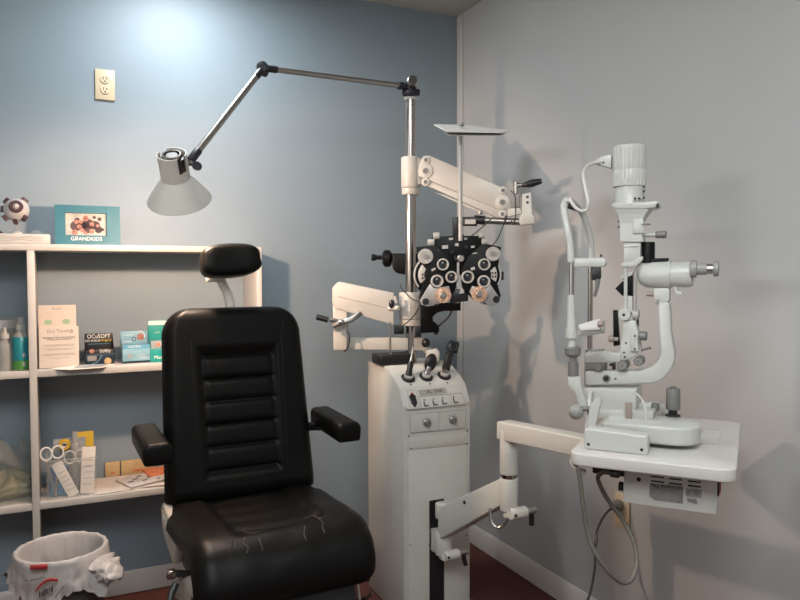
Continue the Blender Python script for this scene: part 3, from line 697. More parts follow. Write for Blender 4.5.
kp = G().hull([fr(*q) for q in ((409, 413), (466, 408.5), (466, 428.5), (409.5, 433.5))], [fr(*q)+Vector((0, -.0025, 0)) for q in ((409, 413), (466, 408.5), (466, 428.5), (409.5, 433.5))], bev=.001).build('knob_panel', m_white, co)
outline([fr(*q)+Vector((0, -.003, 0)) for q in ((410, 414), (465.3, 409.5), (465.3, 428), (410.5, 432.5))], m_mgrey, 'panel_outline', kp)
g = G().tube([fr(438.5, 411.8)+Vector((0, -.003, 0)), fr(438.5, 430)+Vector((0, -.003, 0))], .0008, 5, smooth=False); g.build('panel_divider', m_mgrey, kp)
for px, py in ((426.5, 422.5), (452.5, 419.5)):
    c = fr(px, py)+Vector((0, -.0025, 0))
    G().ring(c, .017, .0155, .0008).build('dial_ring', m_mgrey, kp)
    kn = G().lathe([(0, 0), (.0135, 0), (.0135, .003), (.011, .005), (.010, .017), (.009, .019), (0, .019)], c, Vector((0, -1, 0)).to_track_quat('Z', 'Y').to_matrix(), 24).build('knob', m_steel, kp)
    G().box(c+Vector((0, -.0195, .004)), (.0015, .001, .007)).build('knob_pointer', m_black, kn)
    g = G()
    for k in range(5): a = PI*(.1+.2*k); g.box(c+Vector((math.cos(a)*.021, -.0004, math.sin(a)*.021)), (.003, .0006, .0018))
    g.build('dial_mark', m_ink, kp)
g = G()
for px, py in ((408.5, 436), (467, 430.5), (411, 448.5), (467, 443.5), (410, 545), (429, 545), (466, 535)):
    c = fr(px, py); g.cyl(c, c+Vector((0, -.0025, 0)), .0026, n=12)
g.build('panel_screw', m_dark, co)
dr = G().hull([fr(*q) for q in ((408, 451), (466, 445), (466.5, 640), (408, 660))], [fr(*q)+Vector((0, -.002, 0)) for q in ((408, 451), (466, 445), (466.5, 640), (408, 660))], bev=.0008).build('front_panel', m_white, co)
G().hull([fr(*q) for q in ((408, 438), (466, 432.5), (466, 443.7), (408, 449.5))], [fr(*q)+Vector((0, -.002, 0)) for q in ((408, 438), (466, 432.5), (466, 443.7), (408, 449.5))], bev=.0008).build('blank_panel', m_white, co)
tp = [fr(*q) for q in ((429, 500), (443.5, 499), (444, 650), (429, 655))]
xa, xb = tp[0].x, tp[1].x
zt5 = co.p(437, 499.5, -.003).z
G().box(((xa+xb)/2, -.003, (zt5+.03)/2), (xb-xa, .006, zt5-.03)).build('slide_track', m_black, co)
rc = [co.hit(*q, P1+n1*.0012, n1) for q in ((391, 369.5), (451, 365.5), (453, 368.5), (394, 374))]
# wells
def well(px, py):
    c = up1(px, py)
    G().lathe([(.016, 0), (.026, 0), (.026, .004), (.021, .007), (.016, .007), (.016, 0)], c, n1.to_track_quat('Z', 'Y').to_matrix(), 28).build('well_ring', m_black, co)
    G().lathe([(0, 0), (.015, 0), (.017, .010), (.016, .014), (0, .014)], c, n1.to_track_quat('Z', 'Y').to_matrix(), 28).build('well_socket', m_lgrey, co)
    return c
W1, W2, W3 = well(408, 378.5), well(426, 377.3), well(444, 376)
g = G()
for px, py in ((411, 385), (430, 384), (447.5, 383)): c = up1(px, py); g.cyl(c, c+n1*.002, .003, n=12)
g.build('well_indicator', m_ink, co)
ty_ = .235
tr0 = co.p(381, 366, .16); tr1 = co.p(415, 366, .16)
G().box(((tr0.x+tr1.x)/2, .205, ztop+.020), (tr1.x-tr0.x, .09, .038), bev=.006, seg=3).build('tray', m_black, co)
PY = .205; pc = co.p(411, 330, PY); PXX = pc.x; PTOP = co.p(411, 97, PY).z
G().lathe([(0, ztop-.01), (.0215, ztop-.01), (.0215, PTOP-.012), (0, PTOP-.012)], (PXX, PY, 0), None, 32).build('pole', m_chrome, co)
G().lathe([(0, PTOP-.012), (.0235, PTOP-.012), (.0235, PTOP), (0, PTOP)], (PXX, PY, 0), None, 32).build('pole_cap', m_warm, co)
rp = co.p(392.5, 357, .15)
G().cyl((rp.x, .17, ztop+.03), (rp.x, .17, co.p(392.5, 322, .17).z), .004, n=10).build('side_rod', m_steel, co)
PW = co.org+Vector((PXX, PY, 0))                 # the pole axis in the room
# hand instruments standing in the wells
def wl(v): return co.org+v
def handset(name, label, base, tip, build):
    t = Thing(name, label, 'hand instrument', wl(base)+ n1*.008, 0, 'hand instruments in the console wells'); build(t, t.loc(wl(base)+n1*.008), t.loc(wl(tip))); return t
tip = co.p(413.2, 347, W1.y+.05)
def b1(t, a, c):
    d = (c-a); q = d.to_track_quat('Z', 'Y').to_matrix(); L = d.length
    G().lathe([(0, 0), (.012, 0), (.013, .012), (.010, .03), (.0125, .05), (.008, .060), (0, .060)], a, q).build('handle', m_black, t)
    G().lathe([(0, .055), (.007, .055), (.0045, .075), (.0035, L), (0, L)], a, q).build('neck', m_steel, t)
handset('retinoscope', 'slim steel tipped hand instrument in the left console well', W1, tip, b1)
tip = co.p(433, 355, W2.y+.03)
def b2(t, a, c):
    d = (c-a); q = d.to_track_quat('Z', 'Y').to_matrix(); L = d.length
    G().lathe([(0, 0), (.012, 0), (.012, .012), (.009, .02), (.009, .035), (0, .035)], a, q).build('neck', m_steel, t)
    hd = G().sph((0, 0, 0), .030, (.80, .42, 1.15), 24).build('head', m_black, t)
    hd.data.transform(Matrix.Translation(a+d*.62) @ Matrix.Rotation(.35, 4, 'Y'))
    ey = G().ring((0, -.012, .004), .011, .006, .003).build('sight_hole', m_black, hd); ey.data.transform(Matrix.Translation(a+d*.62) @ Matrix.Rotation(.35, 4, 'Y'))
handset('ophthalmoscope', 'black oval headed hand instrument in the middle console well', W2, tip, b2)
tip = co.p(452.5, 343, W3.y+.055)
def b3(t, a, c):
    d = (c-a); q = d.to_track_quat('Z', 'Y').to_matrix(); L = d.length
    G().lathe([(0, 0), (.012, 0), (.012, .012), (.009, .018), (.009, .03), (0, .03)], a, q).build('collar', m_steel, t)
    G().lathe([(0, .022), (.014, .022), (.0155, .04), (.0145, L*.75), (.012, L*.78), (0, L*.78)], a, q).build('handle', m_black, t)
    hd = G().lathe([(0, L*.70), (.014, L*.70), (.018, L*.80), (.019, L*.95), (.013, L*1.02), (0, L*1.03)], a, q).build('head', m_black, t)
    G().box(a+d*.86+RT*.018, (.016, .02, .045), q, bev=.004).build('filter_wheel', m_black, hd)
handset('retinoscope', 'thick black handled hand instrument in the right console well', W3, tip, b3)
# ------------------------------------------------------------------ lamp on the pole top
hdc = at(179.5, 199.5, 2.13)                          # rim centre of the shade
LA = (RT*-.04+FW*.62-UP*.78).normalized()
elb = at(263, 68, 2.40); jw = PW+Vector((0, 0, co.p(410, 87, PY).z))
lm = Thing('task_lamp', 'white conical lamp on a jointed steel arm fixed to the pole top', 'lamp', PW+Vector((0, 0, PTOP)), -YAW)
L = lm.loc
qc = (-FW).to_track_quat('Z', 'Y').to_matrix(); lview = lm.Mi@(-FW)
j = L(jw)
jt = G().cyl((0, 0, 0), (0, 0, .03), .022, n=24).sph(j, .024).build('pole_joint', m_navy, lm)
G().lathe([(0, -.012), (.0205, -.012), (.0205, .020), (.0165, .023), (.0165, .018), (0, .018)], j+Vector((.008, -.018, .014)), lview.to_track_quat('Z', 'Y').to_matrix(), 28).build('clamp_ring', m_steel, jt)
G().lathe([(0, -.0), (.0125, 0), (.0155, .021), (0, .021)], j+Vector((.008, -.0185, .014)), lview.to_track_quat('Z', 'Y').to_matrix(), 28).build('clamp_knob', m_black, jt)
G().tube([Vector((-.026, -.012, .012)), Vector((.004, -.024, .010)), Vector((.030, -.012, .014))], .013, 10).build('joint_clamp', m_navy, jt)
e = L(elb); de = (e-j).normalized()
G().cyl(j+de*.03, e-de*.02, .0095, n=18).build('upper_arm', m_steel, lm)
G().cyl(j, j+de*.055, .0145, n=18, bev=.002).build('arm_sleeve', m_navy, lm)
lk = L(at(192.5, 158, 2.14)); d2 = (lk-e).normalized()
ej = G().lathe([(0, -.018), (.019, -.018), (.019, .016), (.014, .018), (0, .018)], e, lview.to_track_quat('Z', 'Y').to_matrix(), 28)
ej.cyl(e, e-de*.05, .012, n=18, bev=.002).cyl(e, e+d2*.055, .012, n=18, bev=.002).sph(e+Vector((.006, -.004, -.018)), .013)
ej.build('elbow_joint', m_navy, lm)
G().cyl(e+d2*.03, lk, .0105, n=18).build('lower_arm', m_steel, lm)
G().cyl(lk-d2*.035, lk+d2*.012, .0130, n=18, bev=.002).build('arm_sleeve', m_navy, lm)
LAl = lm.Mi@LA; rim = L(hdc); ql = LAl.to_track_quat('Z', 'Y').to_matrix(); SLN = .150
top = rim-LAl*SLN
# shade: slotted cylinder on a cone, a solid shell
qf = ql
def shp(r, z): return (r, z)
cone = [(.0415, .078), (.046, .084), (.058, .098), (.094, .150), (.0925, .1505), (.0565, .1), (.044, .086), (.0395, .08), (.0415, .078)]
G().lathe(cone, top, qf, 56).build('shade_cone', m_shade, lm)
g = G(); slot_dir = lm.Mi@(RT*.75-FW*.66)
sl_l = ql.transposed()@slot_dir; sa = math.atan2(sl_l.y, sl_l.x)
gap = .34
g.lathe([(.0415, 0), (.0415, .08), (.0385, .08), (.0385, 0), (.0415, 0)], top, qf, 40, sa+gap, sa+PI-gap)
g.lathe([(.0415, 0), (.0415, .08), (.0385, .08), (.0385, 0), (.0415, 0)], top, qf, 40, sa+PI+gap, sa+2*PI-gap)
for k in (0, PI): g.lathe([(.0415, .050), (.0415, .08), (.0385, .08), (.0385, .050), (.0415, .050)], top, qf, 10, sa+k-gap, sa+k+gap)
g.build('shade_collar', m_shade, lm)
bs = G().lathe([(0, .008), (.024, .008), (.028, .012), (.034, .012), (.034, .06), (0, .06)], top, qf, 32).build('bulb_socket', m_black, lm)
G().lathe([(.022, .0), (.027, .0), (.027, .010), (.022, .010), (.022, 0)], top, qf, 32).build('socket_ring', m_chrome, bs)
G().lathe([(0, .003), (.016, .003), (.018, .008), (0, .009)], top, qf, 32).build('socket_button', m_mgrey, bs)
G().lathe([(0, .055), (.018, .055), (.018, .075), (.034, .112), (.035, .120), (.028, .130), (0, .135)], top, qf, 32).build('bulb', m_bulb, lm)
kn = L(at(190, 164, 2.12))
G().cyl(lk, kn, .006, n=12).build('shade_pivot', m_chrome, lm)
tb_ = L(at(197, 166, 2.10)); G().cyl(kn, top+LAl*.03+ (kn-top-LAl*.03).normalized()*.041, .007, n=12).build('shade_bracket', m_chrome, lm)
G().lathe([(0, -.009), (.0125, -.009), (.0135, 0), (.0125, .009), (0, .009)], tb_, lview.to_track_quat('Z', 'Y').to_matrix(), 18).cyl(kn, tb_, .0055, n=12).build('tilt_knob', m_navy, lm)
pl = bpy.data.lights.new('bulb_light', 'POINT'); pl.energy = 41; pl.color = (1, .69, .50); pl.shadow_soft_size = .022
plo = bpy.data.objects.new('bulb_light', pl); col.objects.link(plo); plo.location = hdc+LA*(-.012); plo.rotation_euler = LA.to_track_quat('-Z', 'Y').to_euler()
# ------------------------------------------------------------------ upper arm (carries the phoropter)
AR = -YAW-.22
ua = Thing('swing_arm', 'cream parallel arm on the pole holding up the black phoropter', 'support arm', PW, AR, 'swing arms on the pole')
z1 = ua.p(408, 157.5, 0).z; z0 = ua.p(408, 188, 0).z; zb = ua.p(408, 195, 0).z
G().lathe([(.0225, z0), (.034, z0), (.036, z0+.003), (.036, z1-.003), (.034, z1), (.0225, z1), (.0225, z0)], n=36).build('collar', m_warm, ua)
G().lathe([(.0225, zb), (.032, zb), (.034, zb+.003), (.034, z0-.002), (.0225, z0-.002), (.0225, zb)], n=36).build('collar_ring', m_warm, ua)
V0 = -.030
A_ = lambda pts: ua.poly(pts, V0)
main = [(419, 176.5), (419.5, 166), (421.5, 160), (425.5, 156.5), (429.5, 155.5), (500, 186.5), (507, 194), (508, 203), (505, 209), (500, 211), (425, 179)]
G().prism(A_(main), V0-.012, V0+.030, bev=.004, seg=3).build('arm_cover', m_warm, ua)
low = [(423, 181), (428, 180.5), (503, 211), (504.5, 216), (500, 217.5), (496, 217), (426, 185.5)]
G().prism(A_(low), V0-.008, V0+.026, bev=.003).build('lower_link', m_warm, ua)
low2 = [(434, 192), (446, 195.5), (494, 217), (490, 217.5)]
G().prism(A_(low2), V0+.0, V0+.02, bev=.001).build('link_guard', m_white, ua)
for k, (px, py, r) in enumerate(((426, 160, 5.2), (425.7, 171, 8), (425.7, 182, 5.2), (503, 190.5, 5.2), (502.5, 202.3, 8.2), (502.5, 214, 5.2))):
    c = ua.p(px, py, V0-.012); s_ = ua.scale(px, py, V0-.012)
    G().cyl(c, c+Vector((0, -.004, 0)), (7.4 if r > 6 else 4.2)*s_, n=24, bev=.0018).build('pivot_disc', m_warm, ua)
    G().lathe([(0, 0), (2.9*s_ if r > 6 else 1.9*s_, 0), (2.6*s_ if r > 6 else 1.6*s_, .003), (1.2*s_, .003), (.8*s_, .001), (0, .001)], c+Vector((0, -.004, 0)), Vector((0, -1, 0)).to_track_quat('Z', 'Y').to_matrix(), 18).build('pivot_bolt', m_gknob, ua)
G().box((.042, -.012, (z0+z1)/2), (.02, .03, (z1-z0)*.85), bev=.002).build('hinge_block', m_mgrey, ua)
A2 = lambda pts, v: ua.poly(pts, v)
G().prism(A2([(511, 195), (520, 194.5), (520, 207), (511, 209)], V0), V0-.01, V0+.02, bev=.001).build('end_hinge', m_mgrey, ua)
G().prism(A2([(522.5, 194.5), (531.5, 193), (532.5, 215), (535, 216), (535, 224), (520, 225.5), (519, 216), (522, 214.5)], V0), V0-.022, V0+.022, bev=.003).build('end_bracket', m_white, ua)
G().prism(A2([(508, 209), (520, 208), (522, 214), (508, 217)], V0), V0-.012, V0+.018, bev=.002).build('end_plate', m_white, ua)
g = G()
for py in (197, 202.5): c = ua.p(527.5, py, V0-.022); g.cyl(c, c+Vector((0, -.0015, 0)), .005, n=14)
g.build('bracket_screw', m_black, ua)
hb = ua.p(516, 185.5, V0); G().cyl(hb+Vector((0, 0, -.03)), hb+Vector((0, 0, .012)), .009, n=16).cyl(hb, ua.p(523, 185, V0), .008, n=16).build('handle_stem', m_steel, ua)
G().tube([ua.p(522, 185.3, V0), ua.p(527, 184.5, V0-.004), ua.p(534, 182.8, V0-.008), ua.p(541.5, 181, V0-.012)], [.008, .010, .013, .014, .012, .010], 14).build('lock_handle', m_black, ua)
rb0, rb1 = ua.p(484, 220.5, V0), ua.p(522, 222, V0)
G().cyl(rb0, rb1, .0125, n=22).build('cross_bar', m_steel, ua)
G().cyl(ua.p(474, 219.5, V0), rb0+Vector((.004, 0, 0)), .0165, n=22, bev=.002).build('bar_clamp', m_black, ua)
G().prism(A2([(462, 217), (477, 217), (477, 226), (462, 226)], V0), V0-.016, V0+.014, bev=.002).build('level_block', m_black, ua)
c_ = A2([(465, 219.5), (475.5, 219.5), (475.5, 224), (465, 224)], V0-.016); G().hull(c_, [q+Vector((0, -.0015, 0)) for q in c_]).build('level_window', m_lgrey, ua)
kb = ua.p(480, 214.5, V0); G().cyl(kb, kb+Vector((0, 0, .014)), .009, n=16, bev=.001).build('clamp_screw', m_steel, ua)
G().tube([ua.p(511, 191, V0-.014), ua.p(515, 196, V0-.03), ua.p(515.5, 206, V0-.034), ua.p(515.5, 216, V0-.032), ua.p(513, 224, V0-.026), ua.p(511, 221, V0-.022)], .0022, 8).build('cable', m_dcord, ua)
# ------------------------------------------------------------------ phoropter
zph = 2.42
po = at(461, 232, zph)
ph = Thing('phoropter', 'black phoropter with paired lens rings and dials hanging beside the pole', 'phoropter', po, -YAW)
S = zph/FPX
def D(px, py, v=0): return ph.p(px, py, v)
Fd = Vector((0, -1, 0)); qF = Fd.to_track_quat('Z', 'Y').to_matrix()
G().prism(ph.poly([(432, 237), (455, 235.5), (484, 236), (486, 252), (476, 262), (470, 275), (448, 275), (442, 262), (430, 250)], 0), 0, .05, bev=.003).build('center_body', m_bmetal, ph)
g = G().prism(ph.poly([(452.5, 217), (460.5, 217), (460.5, 240), (452.5, 240)], .02), .008, .03, bev=.001)
g.build('hanger', m_black, ph)
def batt(side, pts, disc, r):
    c = D(*disc, .006)
    g = G().cyl(c, c+Vector((0, .04, 0)), r*S, n=56, bev=.003).prism(ph.poly(pts, 0), -.004, .045, bev=.003)
    return g.build('lens_battery', m_bmetal, ph)
bl = batt(-1, [(416, 247), (436, 245), (452, 256), (457, 270), (456, 288), (446, 300), (424, 305), (419, 298), (424, 280)], (433, 275), 20.5)
brr = batt(1, [(501, 247), (483, 243), (468, 256), (461, 270), (463, 288), (474, 300), (496, 303), (501, 296), (496, 280)], (482, 275), 20)
for bat, c0, a0, a1, c1 in ((bl, (433, 275), PI*.72, PI*1.22, (424, 276.5)), (brr, (482, 275), -PI*.18, PI*.22, (494, 275))):
    c = D(*c0, .004)
    # graduated arcs along the outer edge (angles in the ring's own frame)
    g = G(); R_ = 19*S
    for rr, w_, mm in ((18.6, 1.0, m_lgrey),):
        pts = [c+Vector((math.cos(a)*rr*S, -.003, math.sin(a)*rr*S)) for a in [a0+(a1-a0)*k/20 for k in range(21)]]
        g.tube(pts, w_*S, 8)
    g.build('scale_arc', m_lgrey, bat)
    g = G(); pts = [(math.cos(a)*15*S, math.sin(a)*15*S) for a in [a0+.1+(a1-a0-.2)*k/12 for k in range(13)]]+[(math.cos(a)*9*S, math.sin(a)*9*S) for a in [a1-.2-(a1-a0-.4)*k/6 for k in range(7)]]
    g.prism([(c.x+x, c.z+z) for x, z in pts], -.006, -.002, bev=.0006).build('scale_plate', m_warm, bat)
    cc = D(*c1, -.007); g = G()
    for dx, dz in ((-1.5, 2), (1.5, 2), (-1.5, -1.5), (1.5, -1.5)): g.box(cc+Vector((dx*S, 0, dz*S)), (1.8*S, .0012, 2*S))
    g.build('scale_numeral', m_maroon, bat)
for bat, c0, r in ((bl, (425.5, 256.5), 7.6), (brr, (493, 254), 7.2)):
    c = D(*c0, -.004)
    dl = G().lathe([(0, 0), (r*S, 0), (r*S, .010), (r*S*.94, .013), (r*S*.6, .013), (r*S*.55, .011), (0, .011)], c, qF, 36).build('sphere_dial', m_lgrey, bat)
    G().lathe([(0, .011), (r*S*.34, .011), (r*S*.3, .018), (0, .018)], c, qF, 24).build('dial_hub', m_steel, dl)
for bat, c0, ro, ri in ((bl, (442.8, 264.5), 6.0, 4.3), (brr, (484, 264.5), 6.0, 4.3), (bl, (437, 281), 6.4, 4.3), (bl, (451.3, 277), 6.0, 4.2), (brr, (467.5, 277), 6.4, 4.5), (brr, (483.5, 281.5), 6.4, 4.4)):
    c = D(*c0, -.004)
    rg = G().ring(c, ro*S, ri*S, .016, n=36).build('lens_ring', m_lgrey, bat)
    lens = G().lathe([(0, .010), (ri*S*.6, .009), (ri*S, .006), (ri*S, .002), (0, .002)], c, qF, 28).build('lens', m_glass, rg)
    G().lathe([(ri*S*.62, .007), (ri*S*.98, .005), (ri*S*.98, .013), (ri*S*.62, .010), (ri*S*.62, .007)], c, qF, 28).build('aperture', m_black, rg)
wingL = [(430, 283.5), (434, 288), (449, 286), (451, 293), (446, 301), (436, 305), (427, 306.5), (421, 304.5), (420, 300)]
wingR = [(490, 284), (486, 288), (472, 286), (469.5, 292), (474, 300.5), (484, 304.5), (493, 306), (499, 303.5), (500, 298.5)]
for bat, wg, dial, dot in ((bl, wingL, (443, 295), (425.5, 301.5)), (brr, wingR, (478.8, 294), (496.3, 299.3))):
    wo = G().prism(ph.poly(wg, -.006), -.012, -.003, bev=.002).build('cylinder_wing', m_wing, bat)
    c = D(*dial, -.012); r = 8*S
    teeth = []
    for k in range(96): a = 2*PI*k/96; rr = r*(1 if k % 4 < 2 else .95); teeth.append((c.x+math.cos(a)*rr, c.z+math.sin(a)*rr))
    G().prism(teeth, c.y-.014, c.y).build('cylinder_dial', m_copper, wo)
    G().ring(c+Vector((0, -.014, 0)), r*.8, r*.6, .002).build('dial_rim', m_copper, wo)
    G().lathe([(0, 0), (r*.45, 0), (r*.40, .008), (r*.30, .010), (0, .010)], c+Vector((0, -.014, 0)), qF, 24).build('dial_hub', m_steel, wo)
    c = D(*dot, -.012); G().lathe([(0, 0), (3.3*S, 0), (3.3*S, .004), (2.6*S, .006), (0, .006)], c, qF, 24).build('axis_knob', m_black, wo)
    c = D(dial[0]+(-7.5 if bat is bl else 6), dial[1]+9.5, -.012); G().cyl(c, c+Fd*.002, 1*S, n=10).build('wing_screw', m_black, wo)
# centre details
G().prism(ph.poly([(456.8, 262), (459.2, 262), (459.2, 283), (456.8, 283)], -.002), -.006, 0, bev=.0006).build('center_bar', m_lgrey, ph)
c = D(460.5, 258.5, -.004); G().lathe([(0, 0), (3.6*S, 0), (3.6*S, .012), (2.8*S, .015), (0, .015)], c, qF, 22).build('center_knob', m_steel, ph)
c = D(456, 258.5, -.004); G().cyl(c, c+Fd*.012, 2.5*S, n=18).build('center_pin', m_black, ph)
G().prism(ph.poly([(461.5, 286), (464.5, 293), (459, 294)], .002), .0, .006).build('nose_plate', m_lgrey, ph)
for (px, py, r, ln_) in ((436.5, 236, 3.4, 6), (431, 242.5, 3.4, 6.5), (481.5, 235.5, 2.6, 5), (484.5, 241.5, 3, 5.5)):
    sg = -1 if px < 460 else 1; c = D(px, py, -.002)
    G().cyl(c+Vector((-sg*ln_*.5*S, 0, 0)), c+Vector((sg*ln_*.5*S, 0, 0)), r*S, n=20, bev=.001).build('level_knob', m_lgrey, ph)
for pts in ([(442, 245.5), (448, 245), (448, 248.5), (442, 249)], [(455, 243.5), (458.5, 243), (458.5, 246.5), (455, 246)], [(471, 246), (474.5, 245.5), (474.5, 247.5), (471, 248)], [(449, 238), (453, 237.8), (453, 239.8), (449, 240)], [(464, 238), (467, 237.7), (467, 239.7), (464, 239.9)], [(472.5, 253), (477, 252.6), (477, 253.8), (472.5, 254)], [(470.5, 268), (474.5, 266.5), (475, 269.5), (471, 270.5)], [(431, 269.5), (435, 267.5), (436, 269), (432, 271.5)]):
    G().prism(ph.poly(pts, -.003), -.006, .002).build('body_marking', m_lgrey, ph)
g = G()
for px, py, r in ((462, 236.5, 2.2), (466, 247, 1.6), (438, 251, 2), (479, 249, 2), (452, 252, 1.5)): c = D(px, py, 0); g.cyl(c, c+Fd*.006, r*S, n=14)
g.build('body_screw', m_black, ph)
G().prism(ph.poly([(500.5, 272), (503.3, 271.5), (503.3, 280), (500.5, 280)], .01), .0, .02, bev=.001).build('side_tab', m_black, ph)
G().prism(ph.poly([(450, 292), (458, 289), (468, 291), (468, 301), (450, 303)], .02), .010, .035, bev=.002).build('nose_block', m_black, ph)
# rod and card
RD = D(460.5, 180, -.012)
tz = D(460.5, 127, -.012).z; bz = D(460.5, 235, -.012).z
G().cyl((RD.x, -.012, bz-.02), (RD.x, -.012, tz), .0068, n=18).build('near_point_rod', m_lgrey, ph)
cw = at(472, 128, zph)
cd_ = Thing('near_point_card', 'flat white reading card folded out on the phoropter rod top', 'reading card', ph.org+Matrix.Rotation(-YAW, 3, 'Z')@Vector((RD.x, -.012, tz)), -YAW)
ca = Vector((.0, 0, 0))
dv = lambda px, py, v: cd_.loc(ph.org+Matrix.Rotation(-YAW, 3, 'Z')@D(px, py, v))
cp = [dv(434, 124.7, .02), dv(463, 125.2, .10), dv(510, 131, .02), dv(503, 132.5, -.06), dv(447, 131.5, -.09)]
G().hull([q+Vector((0, 0, -.002)) for q in cp], [q+Vector((0, 0, .002)) for q in cp]).build('card', m_wprint, cd_)
cq = [q*.9+Vector((.002, 0, -.004-.003*k)) for k, q in enumerate(cp)]; G().hull(cq, [q+Vector((0, 0, .0015)) for q in cq]).build('folded_flap', m_lgrey, cd_)
G().lathe([(.010*math.cos(a*PI/16), .012*math.sin(a*PI/16)) for a in range(9)]+[(0, 0)], (.004, 0, .004), None, 20).build('clip', m_mgrey, cd_)
# phoropter lamp cables
c1 = Thing('phoropter_cable', 'thin black cable drooping from the cross bar to the phoropter top', 'cable', ph.org, -YAW, 'thin cables on the phoropter')
G().tube([D(491, 219, -.0), D(486, 224, -.02), D(480, 229, -.02), D(474, 234, -.01), D(470, 237, .01)], .0018, 8).build('cable', m_dcord, c1)
c1 = Thing('phoropter_cable', 'thin black cable from the cross bar down to right dial', 'cable', ph.org, -YAW, 'thin cables on the phoropter')
G().tube([D(512, 221, -.03), D(508, 223, -.04), D(504, 219, -.045), D(507, 216, -.04), D(503, 226, -.02), D(498, 238, .0), D(492, 246, .012)], .0018, 8).build('cable', m_dcord, c1)
# ------------------------------------------------------------------ keratometer behind
kz = 2.62; ko = at(430, 300, kz)
kr = Thing('keratometer', 'black eyepiece instrument and bracket behind the pole and phoropter', 'optical instrument', ko, -YAW)
K = lambda pts, v=0: kr.poly(pts, v); SK = kz/FPX
def xl(prof, py, px0, v): o = kr.p(px0, py, v); return G().lathe([(r*SK, z*SK) for r, z in prof], o, Vector((1, 0, 0)).to_track_quat('Z', 'Y').to_matrix(), 28)
VB = .205
xl([(0, 0), (3.4, 0), (3.6, 1), (3.6, 4), (2.4, 5), (2.4, 11.5), (0, 11.5)], 257.5, 371.5, VB).build('eyepiece', m_bmetal, kr)
xl([(0, 0), (6, 0), (8.8, 2), (9.2, 5), (8.8, 8), (6, 10), (0, 10)], 258.5, 382.5, VB).build('focus_ring', m_bmetal, kr)
g = xl([(0, 0), (4.4, 0), (4.4, 14), (0, 14)], 257.5, 391, VB)
g.prism(K([(392, 253.5), (412, 254), (450, 250), (455, 290), (430, 296), (418, 280), (404, 274.5), (396, 273), (392.5, 268)], VB), VB-.04, VB+.03, bev=.008, seg=3)
g.build('body', m_bmetal, kr)
g = G().prism(K([(420, 302), (459, 303), (459, 296), (463, 291), (466, 295), (467, 300), (460.5, 301), (460.5, 310.5), (444, 310.8), (437, 312.5), (432.5, 317), (433, 321), (437, 324), (439, 327), (439, 332), (420.5, 333)], 0), -.012, .012, bev=.002)
g.build('bracket', m_bmetal, kr)
G().prism(K([(415, 326), (421, 326), (421, 337), (415, 337)]), -.015, .02, bev=.002).build('clamp_block', m_black, kr)
G().tube([kr.p(452, 310, 0), kr.p(449, 316, -.01), kr.p(443, 322, -.01), kr.p(438, 326.5, 0)], .004, 10).build('cable', m_dcord, kr)
c = kr.p(436, 332.5, 0); G().sph(c, .009).build('thumb_screw', m_black, kr)
# ------------------------------------------------------------------ lower swing arm
la = Thing('swing_arm', 'warm white lower arm on the pole with a black lock lever', 'support arm', PW, -YAW, 'swing arms on the pole')
zt, zm, zl = la.p(408, 292.5, -.03).z, la.p(408, 319, -.03).z, la.p(408, 326, -.03).z
cl = G().lathe([(.0225, zm), (.044, zm), (.046, zm+.003), (.046, zt-.003), (.044, zt), (.0225, zt), (.0225, zm)], n=40).build('collar', m_warm, la)
G().lathe([(.0225, zl), (.042, zl), (.044, zl+.002), (.044, zm-.002), (.0225, zm-.002), (.0225, zl)], n=40).build('collar_ring', m_warm, la)
c_ = [Vector((q.x, -.0455, q.z)) for q in la.poly([(408.3, 305), (410.3, 305), (410.3, 316), (408.3, 316)], -.0455)]
G().hull(c_, [q+Vector((0, -.003, 0)) for q in c_]).build('level_vial', m_wprint, cl)
V1 = -.03
G().prism(la.poly([(339, 281.5), (394, 293), (394, 325), (341, 309.5), (336, 309), (333, 303), (333, 287.5)], V1), V1-.03, V1+.035, bev=.004, seg=3).build('arm_cover', m_warm, la)
c_ = la.poly([(338, 296), (387, 307.5), (387, 308.6), (338, 297.1)], V1-.0302); G().hull(c_, [q+Vector((0, -.0008, 0)) for q in c_]).build('cover_seam', m_panel, la)
ep = la.p(341, 330, V1); ez0, ez1 = la.p(341, 350, V1).z, la.p(341, 306, V1).z
G().prism(la.poly([(333.2, 304), (348, 307), (347.5, 350), (334, 350)], V1), V1-.025, V1+.03, bev=.006, seg=3).build('end_post', m_warm, la)
G().prism(la.poly([(346, 337.5), (424, 337.5), (424, 350), (346, 349)], V1+.03), V1+.012, V1+.046, bev=.003).build('lower_link', m_white, la)
VL = V1-.06
lv = G().tube([la.p(343, 322, VL+.02), la.p(336, 321, VL), la.p(330, 319.5, VL-.006)], .009, 10)
lv.tube([la.p(333, 326, VL), la.p(340, 323, VL), la.p(352, 319, VL+.01), la.p(360, 313, VL+.03)], .011, 10)
lv.sph(la.p(341, 322, VL), .014, (1.3, 1, .8))
lv = lv.build('lock_lever', m_steel, la)
G().tube([la.p(316.5, 317, VL-.010), la.p(321, 318, VL-.009), la.p(328, 320, VL-.006)], .011, 12).build('lever_grip', m_black, lv)
G().tube([la.p(347, 331, V1-.02), la.p(349.5, 335, V1-.035), la.p(348.5, 345, V1-.035), la.p(345.5, 351, V1-.03), la.p(343.5, 349, V1-.02)], .003, 8).build('cable_loop', m_dcord, la)
sw = G().cyl(la.p(388, 308.5, V1-.03), la.p(397, 308.5, V1-.045), .007, n=14).cyl(la.p(396.5, 303, V1-.045), la.p(395, 296, V1-.045), .0055, n=14).sph(la.p(397, 308, V1-.045), .010).build('set_screw', m_warm, la)
G().sph(la.p(391.5, 304, V1-.045), .013, (.8, .6, 1.3)).build('screw_grip', m_black, sw)
